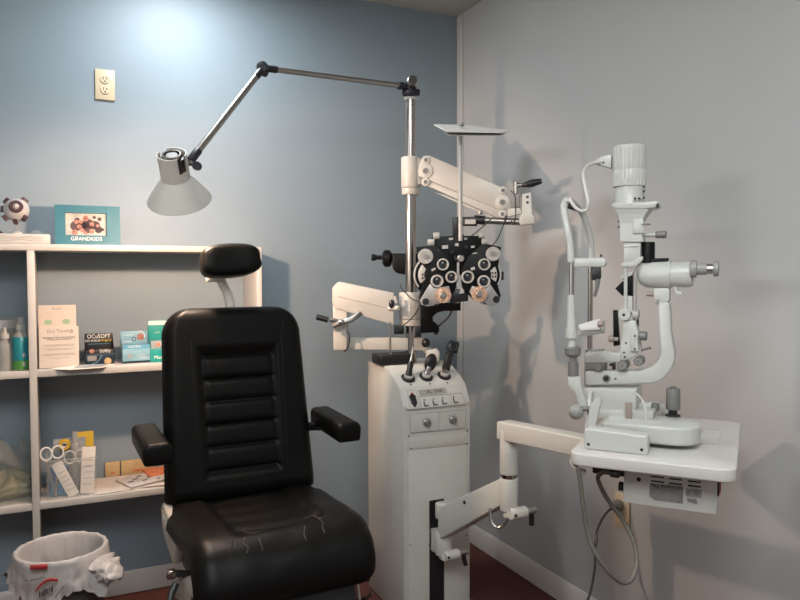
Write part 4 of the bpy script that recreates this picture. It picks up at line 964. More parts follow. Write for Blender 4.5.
G().tube([la.p(400, 284, V1-.03), la.p(403, 290, V1-.05), la.p(412, 299, V1-.06), la.p(419, 302, V1-.07), la.p(418.5, 308, V1-.075), la.p(412, 318, V1-.06), la.p(404, 325, V1-.05), la.p(400, 331, V1-.02)], .0024, 8).build('cable', m_dcord, la)
G().prism(la.poly([(394, 325), (398, 325), (404, 328), (404, 334), (394, 334)], V1), V1-.01, V1+.02, bev=.002).build('stop_block', m_black, la)
hb = G().prism(la.poly([(426, 350), (437, 348.5), (440, 352), (439, 361), (426, 362)], -.02), -.045, .02, bev=.006, seg=3).build('end_hub', m_warm, la)
G().cyl(la.p(426.5, 352, -.02), la.p(426.5, 345, -.02), .009, n=14).build('knob_stem', m_mgrey, hb)
G().sph(la.p(426, 343, -.02), .0165, (1, 1, 1.15)).build('hub_knob', m_black, hb)
G().cyl(la.p(421, 344, .0), la.p(430, 353, -.015), .014, n=16).build('hub_pivot', m_white, la)
# ------------------------------------------------------------------ table, its support arm, slit lamp
TO = Vector((-.39, -1.67, .848)); TR = -.9
tab = Thing('instrument_table', 'small white laminate table on a swing arm carrying the slit lamp', 'table', (TO.x, TO.y, 0), TR)
q_ = []
for cx, cy in ((.130, .225), (-.140, .225), (-.140, -.225), (.130, -.225)):
    a0 = {(1, 1): 0, (-1, 1): PI/2, (-1, -1): PI, (1, -1): 1.5*PI}[(1 if cx > 0 else -1, 1 if cy > 0 else -1)]
    for k in range(7): a = a0+PI/2*k/6; q_.append((cx+.032*math.cos(a), cy+.032*math.sin(a)))
TZ = TO.z
G().zprism(q_, TZ-.028, TZ, bev=.004, seg=3).build('table_top', m_table, tab)
c_ = [tab.p(x, y, TZ+.0004, 2) for x, y in ((697, 429), (722, 431), (718, 445), (690, 442))]
o_ = G(); o_.tube(c_+[c_[0]], .0006, 5, smooth=False); o_.build('scribed_plate', m_panel, tab)
g = G().tube([tab.p(585, 472, -.22), tab.p(577, 469, -.23), tab.p(572.5, 462, -.22), tab.p(575, 456, -.19)], .006, 10); g.build('edge_cable', m_wcord, tab)
# support arm
pw = at(509, 425, 2.2); sp0 = Vector((pw.x, pw.y, 0))
zt_ = at(509, 422, 2.2).z
tgt = Vector((TO.x-.02, TO.y+.02, 0)); dirv = (tgt-sp0); dirv.z = 0; Ln = dirv.length
sa_ = Thing('table_arm', 'white jointed table arm reaching from console track to table underside', 'support arm', sp0, math.atan2(dirv.y, dirv.x))
zu = TZ-.0295
pr_ = 0.027
zmid = sa_.loc(at(509, 478, 2.2)).z; zlo = sa_.loc(at(509, 511, 2.2)).z
G().hull([(-.029, y, z) for y, z in ((-.027, zt_-.057), (.027, zt_-.057), (.027, zt_), (-.027, zt_))], [(Ln*.98, y, z) for y, z in ((-.027, zu-.058), (.027, zu-.058), (.027, zu-.004), (-.027, zu-.004))], bev=.005, seg=3).build('upper_link', m_white, sa_)
G().cyl((0, 0, zmid+.012), (0, 0, zt_-.02), pr_+.001, n=36, bev=.003).build('post', m_white, sa_)
G().cyl((0, 0, zmid), (0, 0, zmid+.012), pr_-.002, n=36).build('joint_ring', m_chrome, sa_)
G().cyl((0, 0, zlo), (0, 0, zmid), pr_+.001, n=36, bev=.003).build('lower_post', m_white, sa_)
cwp = sa_.loc(co.org+Vector(((xa+xb)/2+.001, -.055, 0)))
zc = co.p(437, 505, -.03).z; zc0 = co.p(437, 530, -.03).z
d_ = Vector((cwp.x, cwp.y, 0)).normalized(); nrm_ = Vector((-d_.y, d_.x, 0))
def link(t, z, h, w=.026): return [t+nrm_*w+Vector((0, 0, z)), t-nrm_*w+Vector((0, 0, z)), t-nrm_*w+Vector((0, 0, z+h)), t+nrm_*w+Vector((0, 0, z+h))]
cb = Vector((cwp.x, cwp.y, 0))
G().hull(link(d_*.015, zmid-.090, .086), link(cb-d_*.0, zc0-.028, .118), bev=.004, seg=3).build('lower_link', m_white, sa_)
G().cyl((cwp.x, cwp.y, zc0+.05), (cwp.x, cwp.y, zc+.012), .030, n=32, bev=.003).build('link_cap', m_white, sa_)
bzs = co.p(440, 553, -.04).z
mb = G().cyl((cwp.x, cwp.y, bzs), (cwp.x, cwp.y, zc0), .030, n=32, bev=.003)
th = Vector((-d_.y, d_.x, 0))
wpt = sa_.loc(co.org+Vector(((xa+xb)/2, -.012, (bzs+zc0)/2)))
rcon = Matrix.Rotation(-sa_.rz, 3, 'Z')
mb.box(wpt, (.05, .035, (zc0-bzs)*1.0), rcon, bev=.003)
mb.build('slide_block', m_white, sa_)
for base, zc_, lab in ((Vector((0, 0, 0)), zlo-.004, 0), (cb, bzs+.004, 1)):
    s3 = rcon@Vector((1, 0, 0)); f3 = rcon@Vector((0, -1, 0))
    o = base+Vector((0, 0, zc_))+f3*.025
    c0 = G().cyl(o-s3*.012, o+s3*.045, .0185, n=24, bev=.002)
    c0.hull([base+s3*.02*k+f3*j+Vector((0, 0, zc_-.014)) for k, j in ((-1, 0), (1, 0), (1, .03), (-1, .03))], [base+s3*.02*k+f3*j+Vector((0, 0, zc_+.022)) for k, j in ((-1, 0), (1, 0), (1, .02), (-1, .02))])
    cl_ = c0.build('clamp', m_white, sa_)
    G().cyl(o+s3*.045, o+s3*.082, .010, n=18).build('clamp_bolt', m_steel, cl_)
    G().tube([o+s3*.066, o+s3*.068+Vector((0, 0, -.02)), o+s3*(.075 if lab else .068)+Vector((0, 0, -.046))], .0085, 10).build('clamp_lever', m_black, cl_)
    c2 = o+f3*.0185-s3*.004; G().cyl(c2, c2+f3*.0015, .005, n=14).build('clamp_screw', m_black, cl_)
lp = (cb*.55+d_*0)+Vector((0, 0, (zmid-.04)*.45+zc0*.55+.045)); G().cyl(lp+nrm_*-.026, lp+nrm_*-.028, .006, n=14).cyl(lp+nrm_*.026, lp+nrm_*.028, .006, n=14).build('link_screw', m_black, sa_)
mid = cb*.3
G().tube([sa_.loc(at(490, 508, 2.19)), sa_.loc(at(491, 521, 2.18)), sa_.loc(at(497, 527.5, 2.17)), sa_.loc(at(504, 525, 2.16)), sa_.loc(at(508, 518, 2.15))], .0042, 8).build('cable_loop', m_steel, sa_)
# power supply under the table
pb = Thing('power_supply', 'pale metal power supply box with vents and labels under the table', 'power supply', (TO.x, TO.y, 0), TR)
VP = -.20
q4 = pb.poly([(623.5, 467), (717, 481), (716, 515.5), (623.5, 501.5)], VP)
xl0, xr0 = q4[0].x, q4[1].x; zt0, zb0 = TZ-.0285, (q4[2].z+q4[3].z)/2
G().box(((xl0+xr0)/2, VP+.075, (zt0+zb0)/2), (xr0-xl0, .15, zt0-zb0), bev=.0015).build('case', m_slit, pb)
def onf(pts, off=-.0005): return [pb.p(x, y, VP+off) for x, y in pts]
def decal(nm, pts, mat, par=pb, th=.0008): a = onf(pts); return G().hull(a, [q+Vector((0, -th, 0)) for q in a]).build(nm, mat, par)
lb = decal('rating_label', [(649.7, 483), (683, 486.5), (683, 503.5), (654.5, 500), (649.5, 496)], m_plate)
text('brand_name', 'BURTON', m_ink, lb, pb.p(671.5, 487.3, VP-.0016), .0088, wid=1.25)
g = G()
for k in range(6): a = pb.p(653, 490.3+1.7*k, VP-.0016); c2 = pb.p(680-3*(k % 2), 493+1.7*k, VP-.0016); g.tube([a, c2], .0004, 4, smooth=False)
g.build('printed_line', m_mgrey, lb)
g = G()
for px, py in ((652.5, 484.4), (655, 486), (657.7, 487.2)): c = pb.p(px, py, VP-.0015); g.box(c, (.004, .0008, .004))
g.build('logo_mark', m_ink, lb)
lb2 = decal('warning_label', [(685.5, 488.5), (701.5, 489.3), (702, 498), (686, 496.3)], m_plate2)
g = G()
for px, py in ((688.5, 492.5), (696.5, 493.5)): c = pb.p(px, py, VP-.0015); g.box(c, (.007, .0008, .009), Matrix.Rotation(.6, 3, 'Y'))
g.build('printed_symbol', m_plate, lb2)
decal('sticker', [(687, 497.8), (696.5, 499.3), (697.5, 504.5), (687.5, 501.5)], m_plate)
g = G()
for px in (651, 669, 688):
    for dy in (0, 4.6):
        k = (px-651)*.125; a = pb.p(px, 476.3+k+dy, VP-.0008); c2 = pb.p(px+13, 477.7+k+dy, VP-.0008); g.box((a+c2)/2, ((c2-a).length, .0016, .003))
g.build('vent_slot', m_dark, pb)
c = pb.p(638.8, 479.2, VP); G().cyl(c, c+Vector((0, -.003, 0)), .0045, n=14).build('case_screw', m_dark, pb)
G().box((xr0+.003, VP+.03, (zt0+zb0)/2+.012), (.008, .025, .026), bev=.002).build('power_switch', m_orange, pb)
G().box((xr0+.0015, VP+.03, (zt0+zb0)/2+.012), (.005, .034, .036), bev=.001).build('switch_bezel', m_black, pb)
G().box((xl0-.03, VP+.03, zt0-.014), (.075, .06, .026), bev=.003).build('socket_block', m_black, pb)
G().cyl((xl0-.001, VP+.03, zb0+.026), (xl0-.014, VP+.03, zb0+.026), .010, n=16).build('cable_gland', m_black, pb)
# cords
cz_ = 1.50
cr = Thing('looped_cable', 'looping grey cord hanging below the table beside the power supply', 'cord', at(578, 470, cz_), 0)
C_ = lambda px, py, z: cr.loc(at(px, py, z))
G().tube([C_(578, 468, 1.55), C_(580, 480, 1.55), C_(583, 505, 1.55), C_(588, 535, 1.55), C_(597, 556, 1.54), C_(610, 573, 1.54), C_(622, 582.5, 1.55), C_(632, 579, 1.56), C_(637, 562, 1.58), C_(633, 540, 1.60), C_(622, 519, 1.62), C_(608, 500, 1.62), C_(600, 485, 1.60), C_(598, 477, 1.58), C_(603, 472.5, 1.56), C_(611, 473, 1.54)], .0050, 12, per=8).build('cord', m_cord, cr)
G().cyl(C_(611, 473, 1.54), C_(619, 474, 1.53), .009, n=14).build('connector', m_black, cr)
ow = Vector((0, -1.112, .443))
c2 = Thing('wall_cable', 'dark cord running from the wall outlet down toward the floor', 'cord', ow+Vector((-.02, 0, .02)), 0)
E_ = lambda px, py, x: c2.loc(CAM+ray(px, py)*((x-CAM.x)/ray(px, py).x))
G().tube([E_(617, 508, -.05), E_(611, 509, -.07), E_(604, 516, -.10), E_(597, 530, -.13), E_(595, 545, -.15), E_(595, 565, -.18), E_(591, 590, -.22), E_(584, 610, -.26), E_(575, 640, -.30)], .0038, 10, per=8).build('cord', m_dcord, c2)
G().tube([E_(596.5, 534, -.135), E_(595.5, 547, -.148)], .0065, 10).build('tape_wrap', m_cord, c2)
pgo = ow+Vector((-.0125, 0, .0195))
pg = c2.loc(pgo)
G().lathe([(0, 0), (.017, 0), (.019, .004), (.019, .02), (.013, .038), (0, .040)], pg, Vector((-1, .0, 0)).to_track_quat('Z', 'Y').to_matrix(), 20).build('plug', m_gknob, c2)
# ---- slit lamp
sl = Thing('slit_lamp', 'white slit lamp microscope with chin rest standing on the small table', 'slit lamp', TO, TR)
def Z(px, py, v=0): return sl.p(px, py, v)
def vl(rows, mat, nm, par=sl, v=0, n=36, flute=0):   # rows of (left px, right px, y): a turned part with a vertical axis
    x = None; pr2 = []
    cx = sum((a+b_)/2 for a, b_, y in rows)/len(rows)
    cy = rows[len(rows)//2][2]; base = Z(cx, cy, v)
    for a, b_, y in rows:
        r = (Z(b_, y, v).x-Z(a, y, v).x)/2; pr2.append((r, Z(cx, y, v).z))
    pr2 = sorted(pr2, key=lambda q: 0) if False else pr2
    pr2 = [(0, pr2[0][1])]+pr2+[(0, pr2[-1][1])]
    return G().lathe(pr2, (base.x, v, 0), None, n).build(nm, mat, par)
def hl(rows, mat, nm, par=sl, v=0, n=32):            # rows of (x px, top y, bottom y): a turned part with its axis along local x
    cy = sum((a+b_)/2 for x, a, b_ in rows)/len(rows); pr2 = []
    o = Z(rows[0][0], cy, v)
    for x, a, b_ in rows: pr2.append(((Z(x, a, v).z-Z(x, b_, v).z)/2, Z(x, cy, v).x-o.x))
    zc_ = sum((Z(x, (a+b_)/2, v).z) for x, a, b_ in rows)/len(rows); o.z = zc_
    pr2 = [(0, pr2[0][1])]+pr2+[(0, pr2[-1][1])]
    return G().lathe(pr2, o, Vector((1, 0, 0)).to_track_quat('Z', 'Y').to_matrix(), n).build(nm, mat, par)
def pz(pts, v0, v1, mat, nm, par=sl, bev=.003, seg=2): return G().prism(sl.poly(pts, (v0+v1)/2), v0, v1, bev, seg).build(nm, mat, par)
# lamp housing with flutes
hb_ = Z(629.5, 165); hr_ = (Z(646, 165).x-Z(613, 165).x)/2
zt, zb1 = Z(629.5, 146).z, Z(629.5, 187).z
g = G(); N = 208
def flut(u, v):
    a = 2*PI*u; f = 1-.05*(1 if (u*26) % 1 < .2 else 0); zs = [zt-.004, zt-.003, zt, zt-.003, zt-.02, (zt+zb1)/2-.008, (zt+zb1)/2-.010, (zt+zb1)/2-.012, zb1+.002, zb1, zb1]
    rs = [0, .80, .90, 1, 1, 1, .985, 1.02, 1.02, 1.0, 0]
    k = v*10; i = min(int(k), 9); t_ = k-i; r = rs[i]*(1-t_)+rs[i+1]*t_; z = zs[i]*(1-t_)+zs[i+1]*t_
    r = hr_*r*(f if .25 < v < .85 else 1); return Vector((hb_.x+r*math.cos(a), r*math.sin(a), z))
g.grid(flut, N, 20, True)
lh = g.build('lamp_housing', m_slit, sl, 50)
vl([(614.5, 645.5, 186.5), (615, 644.5, 203), (613.5, 646.5, 206)], m_slit, 'lamp_neck')
g = G()
for px, py in ((643.5, 187), (643.5, 191.5), (643.5, 198), (640, 199), (636, 199)):
    c = Z(px, py, -.02); g.cyl(c, c+Vector((.0, -.022 if px < 642 else -.0, 0))+Vector((.003 if px > 642 else 0, -.012 if px > 642 else 0, 0)), .0022, n=8)
g.build('vent_hole', m_dark, sl)
pz([(613.5, 206), (616, 204), (650, 203), (659, 202.3), (659.5, 206.5), (656, 209), (645, 210), (618, 210), (614, 208)], -.036, .036, m_slit, 'filter_flange', bev=.003)
pz([(656.5, 204), (658.5, 204), (658.5, 208), (656.5, 208)], -.038, -.03, m_dark, 'flange_pin', bev=.0005)
g = G(); a0 = [Z(x, y) for x, y in ((617, 210), (651, 210))]; a1 = [Z(x, y) for x, y in ((620, 215), (647, 215))]; a2 = [Z(x, y) for x, y in ((621.5, 224), (642, 224))]; a3 = [Z(x, y) for x, y in ((622, 242), (644.5, 242))]
secs = []
for s_, dpt in ((a0, .034), (a1, .030), (a2, .026), (a3, .026)): secs.append([Vector((s_[0].x, -dpt, s_[0].z)), Vector((s_[1].x, -dpt, s_[1].z)), Vector((s_[1].x, dpt, s_[1].z)), Vector((s_[0].x, dpt, s_[0].z))])
for A, B in zip(secs, secs[1:]): g.hull(A, B)
g.build('slit_head', m_slit, sl, 20)
pz([(633, 219.5), (643.5, 219), (644, 233), (633, 233.5)], -.031, -.024, m_slit, 'slit_cover', bev=.001)
g = G()
for px, py in ((619.5, 216), (619.5, 221), (619.5, 227)): c = Z(px, py); g.cyl(c, c+Vector((-.004, 0, 0)), .003, n=10)
g.build('head_screw', m_gknob, sl)
c = Z(641.5, 224.5, -.03); G().cyl(c, c+Vector((.02, -.002, 0)), .0022, n=10).build('slit_lever', m_gknob, sl)
hl([(645, 232.8, 237), (656, 232.8, 237)], m_slit, 'slit_knob_shaft')
hl([(655.5, 232, 237.5), (657, 231, 238.5), (661, 231.3, 238.2), (662, 231, 238.5), (665.5, 230.5, 238), (666.5, 231.5, 237)], m_gknob, 'slit_knob')
# column below the head
pz([(625, 242), (642, 242), (641, 262), (634, 266), (625, 266)], -.020, .020, m_slit, 'prism_column', bev=.002)
pz([(622.5, 263), (634, 262), (640, 258), (644, 256), (644, 260), (637, 267), (622.5, 268)], -.022, .022, m_slit, 'prism_plate', bev=.002)
pz([(624.5, 246), (640, 245.5), (640, 247), (624.5, 247.5)], -.0225, .0225, m_slit, 'column_rim', bev=.0006)
for xx in (625, 636): pz([(xx-.8, 268), (xx+.9, 268), (xx+.9, 330), (xx-.8, 330)], -.012, -.008, m_slit if xx < 630 else m_mgrey, 'guide_rod', bev=.0006)
pz([(624, 243), (627.5, 243), (627.5, 318), (624, 318)], -.019, -.012, m_slit, 'front_strip', bev=.001)
pz([(624.5, 275), (633, 275), (633, 296), (625, 295)], -.010, .012, m_bmetal, 'mirror_mount', bev=.001)
pz([(616, 288.5), (623.5, 281), (623.5, 296)], -.014, .014, m_bmetal, 'mirror', bev=.001)
pz([(621, 276), (634, 271), (633, 275), (622.5, 280)], -.014, .010, m_slit, 'mirror_arm', bev=.001)
pz([(626, 296), (633, 296), (633, 312), (626, 312)], -.014, .012, m_slit, 'tilt_stem', bev=.001)
pz([(613.5, 310), (617.5, 310), (620, 345), (614, 346)], .012, .03, m_bmetal, 'dark_backplate', bev=.001)
pz([(634, 318), (638.5, 317), (638.5, 331), (634, 331)], .0, .02, m_bmetal, 'dark_backplate', bev=.001)
c = Z(625, 314.5, -.016)
pv = G().lathe([(0, -.012), (.0145, -.012), (.0145, .010), (.0125, .012), (0, .012)], c, Vector((0, -1, 0)).to_track_quat('Z', 'Y').to_matrix(), 28).build('pivot_drum', m_slit, sl)
G().cyl(c+Vector((-.001, -.012, 0)), c+Vector((-.001, -.0135, 0)), .0035, n=12).build('pivot_screw', m_dark, pv)
hl([(633, 309, 319.5), (638.5, 308.5, 319.5), (639.5, 310, 318)], m_lgrey, 'pivot_end')
pz([(624.5, 320), (636, 320), (640, 335), (642, 352), (637, 355), (622, 362), (618.5, 360), (621, 350)], -.018, .012, m_slit, 'lower_arm', bev=.003)
pz([(631.5, 329), (639, 331), (639, 351), (631, 350)], -.026, .0, m_slit, 'click_plate', bev=.001)
g = G()
for px, py in ((634.8, 336), (634.8, 349), (626, 343), (624, 352.5), (625, 357)): c = Z(px, py, -.018 if px < 630 else -.026); g.cyl(c, c+Vector((0, -.0015, 0)), .0024, n=10)
g.build('plate_screw', m_dark, sl)
hl([(608.5, 336.5, 341.5), (609.5, 335.5, 342.5), (613.5, 335.5, 342.5), (614, 337, 341), (618, 337, 341)], m_tool, 'width_knob', v=-.03)
hl([(638.5, 333, 339), (640, 331.5, 340.5), (646, 331, 340.5), (647, 332, 339.5)], m_gknob, 'center_knob', v=-.03)
G().tube([Z(641, 350, -.02), Z(646, 349, -.022), Z(649.5, 347.5, -.024), Z(650, 349.5, -.024)], .0026, 8).build('angle_lever', m_gknob, sl)
for px, py, r in ((623, 365, .0125), (639, 361, .0110)):
    c = Z(px, py, -.026); k = G().lathe([(0, -.03), (r, -.03), (r, .010), (r*.85, .013), (0, .013)], c, Vector((0, -1, 0)).to_track_quat('Z', 'Y').to_matrix(), 24).build('tilt_knob', m_gknob, sl)
    G().ring(c+Vector((0, -.013, 0)), r*.6, r*.4, .001).build('knob_cap_ring', m_mgrey, k)
# microscope
hl([(637.5, 271, 279), (640, 266, 284), (645, 262.5, 287), (652, 261.5, 288), (671, 260, 288.5)], m_slit, 'microscope_body')
hl([(669, 261.5, 286.5), (686, 261.3, 287.5), (692, 262.3, 287), (693.5, 264.5, 285)], m_slit, 'binocular_housing')
for v in (-.024, .024):
    ep_ = hl([(690, 262.5, 275), (691, 260, 277.4), (696.5, 260, 277.4), (697, 262.8, 275), (706.5, 263, 275), (707, 263.5, 274.5)], m_mgrey, 'eyepiece', v=v)
    hl([(707, 264, 274), (714, 264, 274)], m_steel, 'eyepiece_tube', ep_, v=v)
    hl([(713.5, 261.5, 276), (714, 260.8, 276.6), (718.5, 261, 276.4), (719, 262, 275.4)], m_mgrey, 'eyecup', ep_, v=v)
vl([(642.5, 654.5, 242), (641.8, 655, 244), (641.8, 655, 263)], m_bmetal, 'prism_knob')
pz([(652, 258.5), (668.5, 258), (668.5, 264), (652, 264)], -.012, .012, m_bmetal, 'top_block', bev=.001)
pz([(654.5, 288), (670, 288), (670.5, 299), (668, 302.5), (657, 302.5), (654.5, 297)], -.020, .020, m_slit, 'microscope_mount', bev=.003)
hl([(646.5, 292, 296.5), (653, 292, 296.5), (655, 293, 295.5)], m_tool, 'mount_knob', v=-.01)
pz([(656, 299), (659, 299), (658.5, 305), (656.5, 304)], -.024, -.01, m_mgrey, 'mount_screw', bev=.0006)
pz([(673.5, 286), (678, 286), (678, 291), (683, 291.5), (683, 295), (676.5, 295), (675, 291)], -.010, .010, m_slit, 'cable_hook', bev=.002)
# L arm
arm = [(658.5, 302), (670.5, 302), (672, 333), (675.5, 352), (675, 362), (671, 371), (663, 379), (654, 382.5), (587, 384.5), (587, 370), (640, 369.5), (652, 366), (659, 360), (661.5, 352), (659.5, 333)]
pz(arm, -.024, .024, m_slit, 'microscope_arm', bev=.006, seg=3)
c = Z(606.5, 378.5, -.024); G().ring(c, .0095, .0055, .004).build('arm_bolt', m_gknob, sl); G().cyl(c, c+Vector((0, -.004, 0)), .0056, n=14).build('arm_bolt_core', m_dark, sl)
c = Z(615.7, 378.7, -.024); G().cyl(c, c+Vector((0, -.0012, 0)), .0024, n=12).build('arm_screw', m_dark, sl)
pz([(587, 351.5), (606, 350.5), (622, 353), (622, 361), (606, 362), (587, 362)], -.022, .022, m_slit, 'lamp_arm', bev=.003)
pz([(587, 362), (606, 362), (606, 370), (587, 370)], -.020, .02, m_gknob, 'arm_bearing', bev=.002)
c = Z(599, 367, -.022); G().lathe([(0, 0), (.010, 0), (.010, .010), (.008, .012), (0, .012)], c, Vector((0, -1, 0)).to_track_quat('Z', 'Y').to_matrix(), 20).build('bearing_knob', m_gknob, sl)
pz([(591, 349.5), (603.5, 349), (603.5, 350.7), (591, 351.5)], -.014, .014, m_mgrey, 'bearing_cap', bev=.0006)
pz([(610, 363.5), (615, 362.5), (615.5, 369), (613, 369.5), (612.7, 365.5), (610, 366)], -.02, 0, m_black, 'stop_hook', bev=.0006)
pz([(585.5, 349.5), (587.5, 349.5), (587.5, 386), (585.5, 386)], -.018, .018, m_mgrey, 'arm_back_plate', bev=.0006)
# carriage and base
pz([(588, 386), (639, 386.5), (639, 407), (606, 408), (588, 391)], -.05, .05, m_slit, 'carriage_head', bev=.003)
pz([(604, 391), (636, 390), (639, 409), (604, 410)], -.045, .045, m_slit, 'carriage', bev=.003)
bp = [(-.12, -.015), (-.12, -.145)]
for cx, cy, a0 in ((.028, -.088, -PI/2), (.028, -.072, 0)):
    for k in range(9): a_ = a0+PI/2*k/8; bp.append((cx+.057*math.cos(a_), cy+.057*math.sin(a_)))
g = G().zprism(bp, .010, .052, bev=.007, seg=4)
g.build('joystick_base', m_slit, sl)
js = Z(673, 412, -.01); js.z = .052
G().lathe([(0, 0), (.0175, 0), (.0165, .004), (.010, .006), (.0095, .018), (0, .018)], js, None, 28).build('joystick_boot', m_black, sl)
jk = G().lathe([(0, .016), (.0155, .016), (.0165, .020), (.0158, .062), (.0145, .066), (.006, .067), (.006, .071), (0, .071)], js, None, 28).build('joystick', m_gknob, sl)
bw = Z(655.5, 403, .02)
pz([(636, 402.5), (655, 402), (659.5, 406), (659.5, 411), (636, 411)], .0, .04, m_slit, 'lock_housing', bev=.002)
vl([(652, 657.5, 403), (651.5, 659, 404), (651, 659.5, 410)], m_gknob, 'lock_knob', v=-.01)
pz([(600, 408), (655, 409.5), (655, 416.5), (600, 415.5)], -.07, .0, m_slit, 'slide_plate', bev=.002)
pz([(625.3, 402.5), (631.8, 403), (631.8, 421), (625.8, 420)], -.088, -.080, m_tool, 'rail_lock', bev=.001)
# front rail cover (near) and far one
for v, nm in ((-.19, 'rail_cover'), (.19, 'rail_cover')):
    c0 = Z(585.5, 443, v).x; c1_ = c0+.133
    xa_, xb_ = Z(586, 440, -.19).x, Z(649, 440, -.19).x
    g = G().prism([(xa_, .0), (xb_, .0), (xb_, .038), (xb_-.004, .042), (xa_+.01, .047), (xa_, .044)], v-.022, v+.022, bev=.004, seg=3)
    rcv = g.build(nm, m_slit, sl)
    g = G()
    for xx in (xa_+.010, xb_-.012): g.cyl((xx, v-.0222, .012), (xx, v-.0235, .012), .0034, n=12)
    g.build('cover_screw', m_dark, rcv)
for xx in (-.10, -.02): G().cyl((xx, -.17, .020), (xx, .17, .020), .006, n=12).build('rail', m_steel, sl)
G().tube([Z(586, 434, -.15), Z(589, 410, -.12), Z(590, 396, -.08), Z(592, 392, -.04)], .005, 8).build('frame_strut', m_slit, sl)
pz([(586, 443), (592, 443), (602, 400), (598, 396), (590, 405)], -.168, -.150, m_slit, 'rest_bracket', bev=.003)
G().tube([Z(633, 392, -.10), Z(640, 397, -.11), Z(645, 407, -.12), Z(646, 420, -.13), Z(646.5, 432, -.14)], .0028, 8).build('white_wire', m_slit, sl)
# far end lettering on base
ob_ = text('base_lettering', 'BURTON', m_mgrey, sl, sl.p(694.5, 433, -.0975)+Vector((-.004, 0, .004)), .010, rot=(PI/2, 0, .25), wid=1.1)
# ---- chin and forehead rest
VN, VF = -.13, .13
def post(x0, x1, y0, y1, v, mat, nm): return vl([(x0, x1, y0), (x0, x1, y1)], mat, nm, v=v, n=24)
post(569, 574, 259, 300, VN, m_steel, 'rest_post'); post(567.3, 575, 295, 320, VN, m_slit, 'post_sleeve'); post(566.8, 576, 319, 331, VN, m_slit, 'post_sleeve')
post(565.3, 577.3, 329, 338, VN, m_slit, 'chin_collar'); post(568.3, 575.5, 338, 348, VN, m_slit, 'chin_sleeve')
vl([(566.5, 579, 346.5), (565, 580.5, 348), (565, 580.5, 354), (566.5, 579, 356)], m_gknob, 'height_ring', v=VN)
post(569.3, 577, 356, 362, VN, m_gknob, 'height_screw'); post(568, 578.5, 362, 376, VN, m_gknob, 'height_grip')
pz([(568.5, 376), (581, 376), (582.5, 388), (588, 405), (584.5, 411), (580.5, 408), (576, 392), (569, 385)], VN-.012, VN+.012, m_slit, 'post_bracket', bev=.003)
G().sph(Z(576, 412, VN-.02), .0172).build('elevation_knob', m_mgrey, sl)
hl([(580, 410, 414.5), (592, 402, 408)], m_gknob, 'knob_shaft', v=VN-.01)
post(587.3, 592.5, 262, 352, VF, m_chrome, 'rest_post')
pz([(574, 258), (604, 258), (606.5, 260.5), (606.5, 264.5), (604, 267), (574, 267)], VN+.0, VN+.02, m_slit, 'cross_bar', bev=.003)
G().cyl(Z(590, 258, VF)+Vector((0, 0, 0)), Z(590, 266, VF), .0095, n=18).build('post_cap', m_slit, sl)
g = G().tube([Z(571, 262, VN), Z(570, 245, VN), Z(567.5, 230, VN), Z(564.5, 215, VN+.01), Z(564, 206, VN+.02), Z(567.5, 200, VN+.05), Z(573, 203, 0), Z(580, 210, VF-.05), Z(586, 222, VF-.02), Z(591, 243, VF), Z(591.5, 258, VF)], .0085, 12)
hb2 = g.build('headband', m_slit, sl)
pz([(567.5, 203), (577, 205.5), (579, 211.5), (570, 209.5)], VN+.06, VN+.12, m_black, 'forehead_pad', bev=.003)
G().tube([Z(567.5, 202, VN+.02), Z(570, 198.5, VN+.02), Z(572, 203, VN+.01), Z(576, 208, VN), Z(582, 211, VN), Z(587, 209, VN), Z(588, 200, VN), Z(585, 185, VN+.03), Z(583.5, 174, VN+.06), Z(587, 166, VN+.09), Z(594, 163, VN+.11), Z(602, 162, -.01)], .0040, 10).build('lamp_cable', m_wcord, sl)
pz([(596, 160.5), (603.5, 156.5), (612, 155), (612, 169), (602, 166), (596, 164.5)], -.012, .012, m_slit, 'cable_boot', bev=.003)
c = Z(603.5, 162.5, -.012); G().cyl(c, c+Vector((0, -.0015, 0)), .0022, n=10).build('boot_screw', m_dark, sl)
pz([(592, 267), (600.5, 267), (600.8, 278), (598, 281), (592.5, 280)], VN-.004, VN+.016, m_black, 'fixation_clip', bev=.002)
G().tube([Z(598, 279, VN), Z(597, 287, VN), Z(594.5, 296.5, VN)], [.006, .005, .0045, .004], 8).build('clip_tail', m_gknob, sl)
c = Z(601, 257, VN+.01); G().cyl(c, c+Vector((0, 0, .006)), .0025, n=8).build('bar_screw', m_dark, sl)
pz([(575, 331), (597, 329), (604, 326), (604, 332), (597, 334.5), (575, 336)], VN-.0, VN+.03, m_slit, 'chin_arm', bev=.003)
hl([(597, 320.5, 333), (604, 320, 334)], m_slit, 'chin_cup', v=VN+.03)
c_ = [Z(578, 325.5, VN-.01), Z(599, 319.5, VN-.01), Z(602, 322, VN+.02), Z(600, 327, VN-.02), Z(580, 328.5, VN-.02)]
G().hull([q+Vector((0, 0, -.006)) for q in c_], [q+Vector((0, 0, .002)) for q in c_], bev=.001).build('chin_paper', m_table, sl)
hl([(598, 320.8, 326.5), (603, 320.6, 327)], m_tool, 'paper_pin', v=VN-.02)
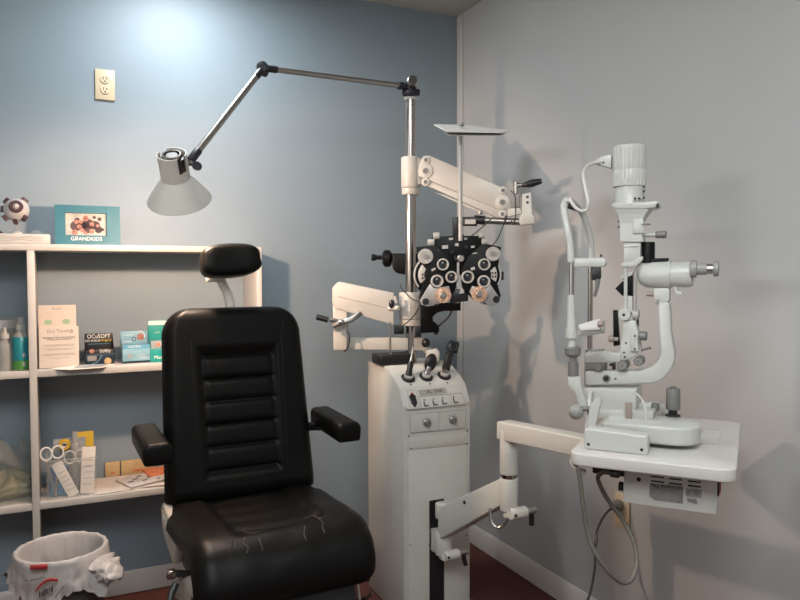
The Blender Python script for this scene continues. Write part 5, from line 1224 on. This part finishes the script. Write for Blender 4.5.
# ------------------------------------------------------------------ lights of the room
def clight(name, label, o, size, energy, color, shape='RECTANGLE', spread=PI, gcol=m_diff):
    t = Thing(name, label, 'ceiling light', o, 0, 'ceiling lights')
    if shape == 'DISK':
        G().ring((0, 0, 0), size[0]/2+.02, size[0]/2, .006, (0, 0, -1)).build('trim_ring', m_wprint, t)
        G().cyl((0, 0, 0), (0, 0, -.003), size[0]/2-.001, n=32).build('diffuser', gcol, t)
    else:
        g = G()
        for s in (-1, 1): g.box((s*(size[0]/2+.01), 0, -.012), (.02, size[1]+.04, .024)).box((0, s*(size[1]/2+.01), -.012), (size[0], .02, .024))
        g.build('fixture_frame', m_wprint, t); G().box((0, 0, -.006), (size[0], size[1], .006)).build('diffuser', gcol, t)
    l = bpy.data.lights.new(name+'_glow', 'AREA'); l.shape = shape; l.size = size[0]; l.size_y = size[1]; l.energy = energy; l.color = color; l.spread = spread
    lo_ = bpy.data.objects.new(name+'_glow', l); col.objects.link(lo_); lo_.location = Vector(o)+Vector((0, 0, -.028)); return l
clight('ceiling_light', 'round recessed ceiling light close to the blue wall', (-1.27, -.42, HC), (.2, .2), 13.5, (.92, .97, 1), 'DISK')
clight('ceiling_light', 'square ceiling light panel above the camera', (-1.75, -3.0, HC), (1.5, 1.5), 26, (1, .97, .92))
wl_ = bpy.data.lights.new('added_fill_light', 'AREA'); wl_.shape = 'RECTANGLE'; wl_.size = WH*.98; wl_.size_y = WW*.98; wl_.energy = 66; wl_.color = (1, 1, .98)  # added fill lamp in the made-up opening, brightens the grey wall
wo_ = bpy.data.objects.new('added_fill_light', wl_); col.objects.link(wo_); wo_.location = (XL+.01, WY, WZ); wo_.rotation_euler = (0, -PI/2, 0)
w = bpy.data.worlds.new('world'); bpy.context.scene.world = w; w.use_nodes = True
w.node_tree.nodes['Background'].inputs['Color'].default_value = (.5, .5, .5, 1); w.node_tree.nodes['Background'].inputs['Strength'].default_value = .02
vs = bpy.context.scene.view_settings; vs.view_transform = 'Standard'; vs.look = 'None'; vs.gamma = 1; vs.use_curve_mapping = False; vs.exposure = 0
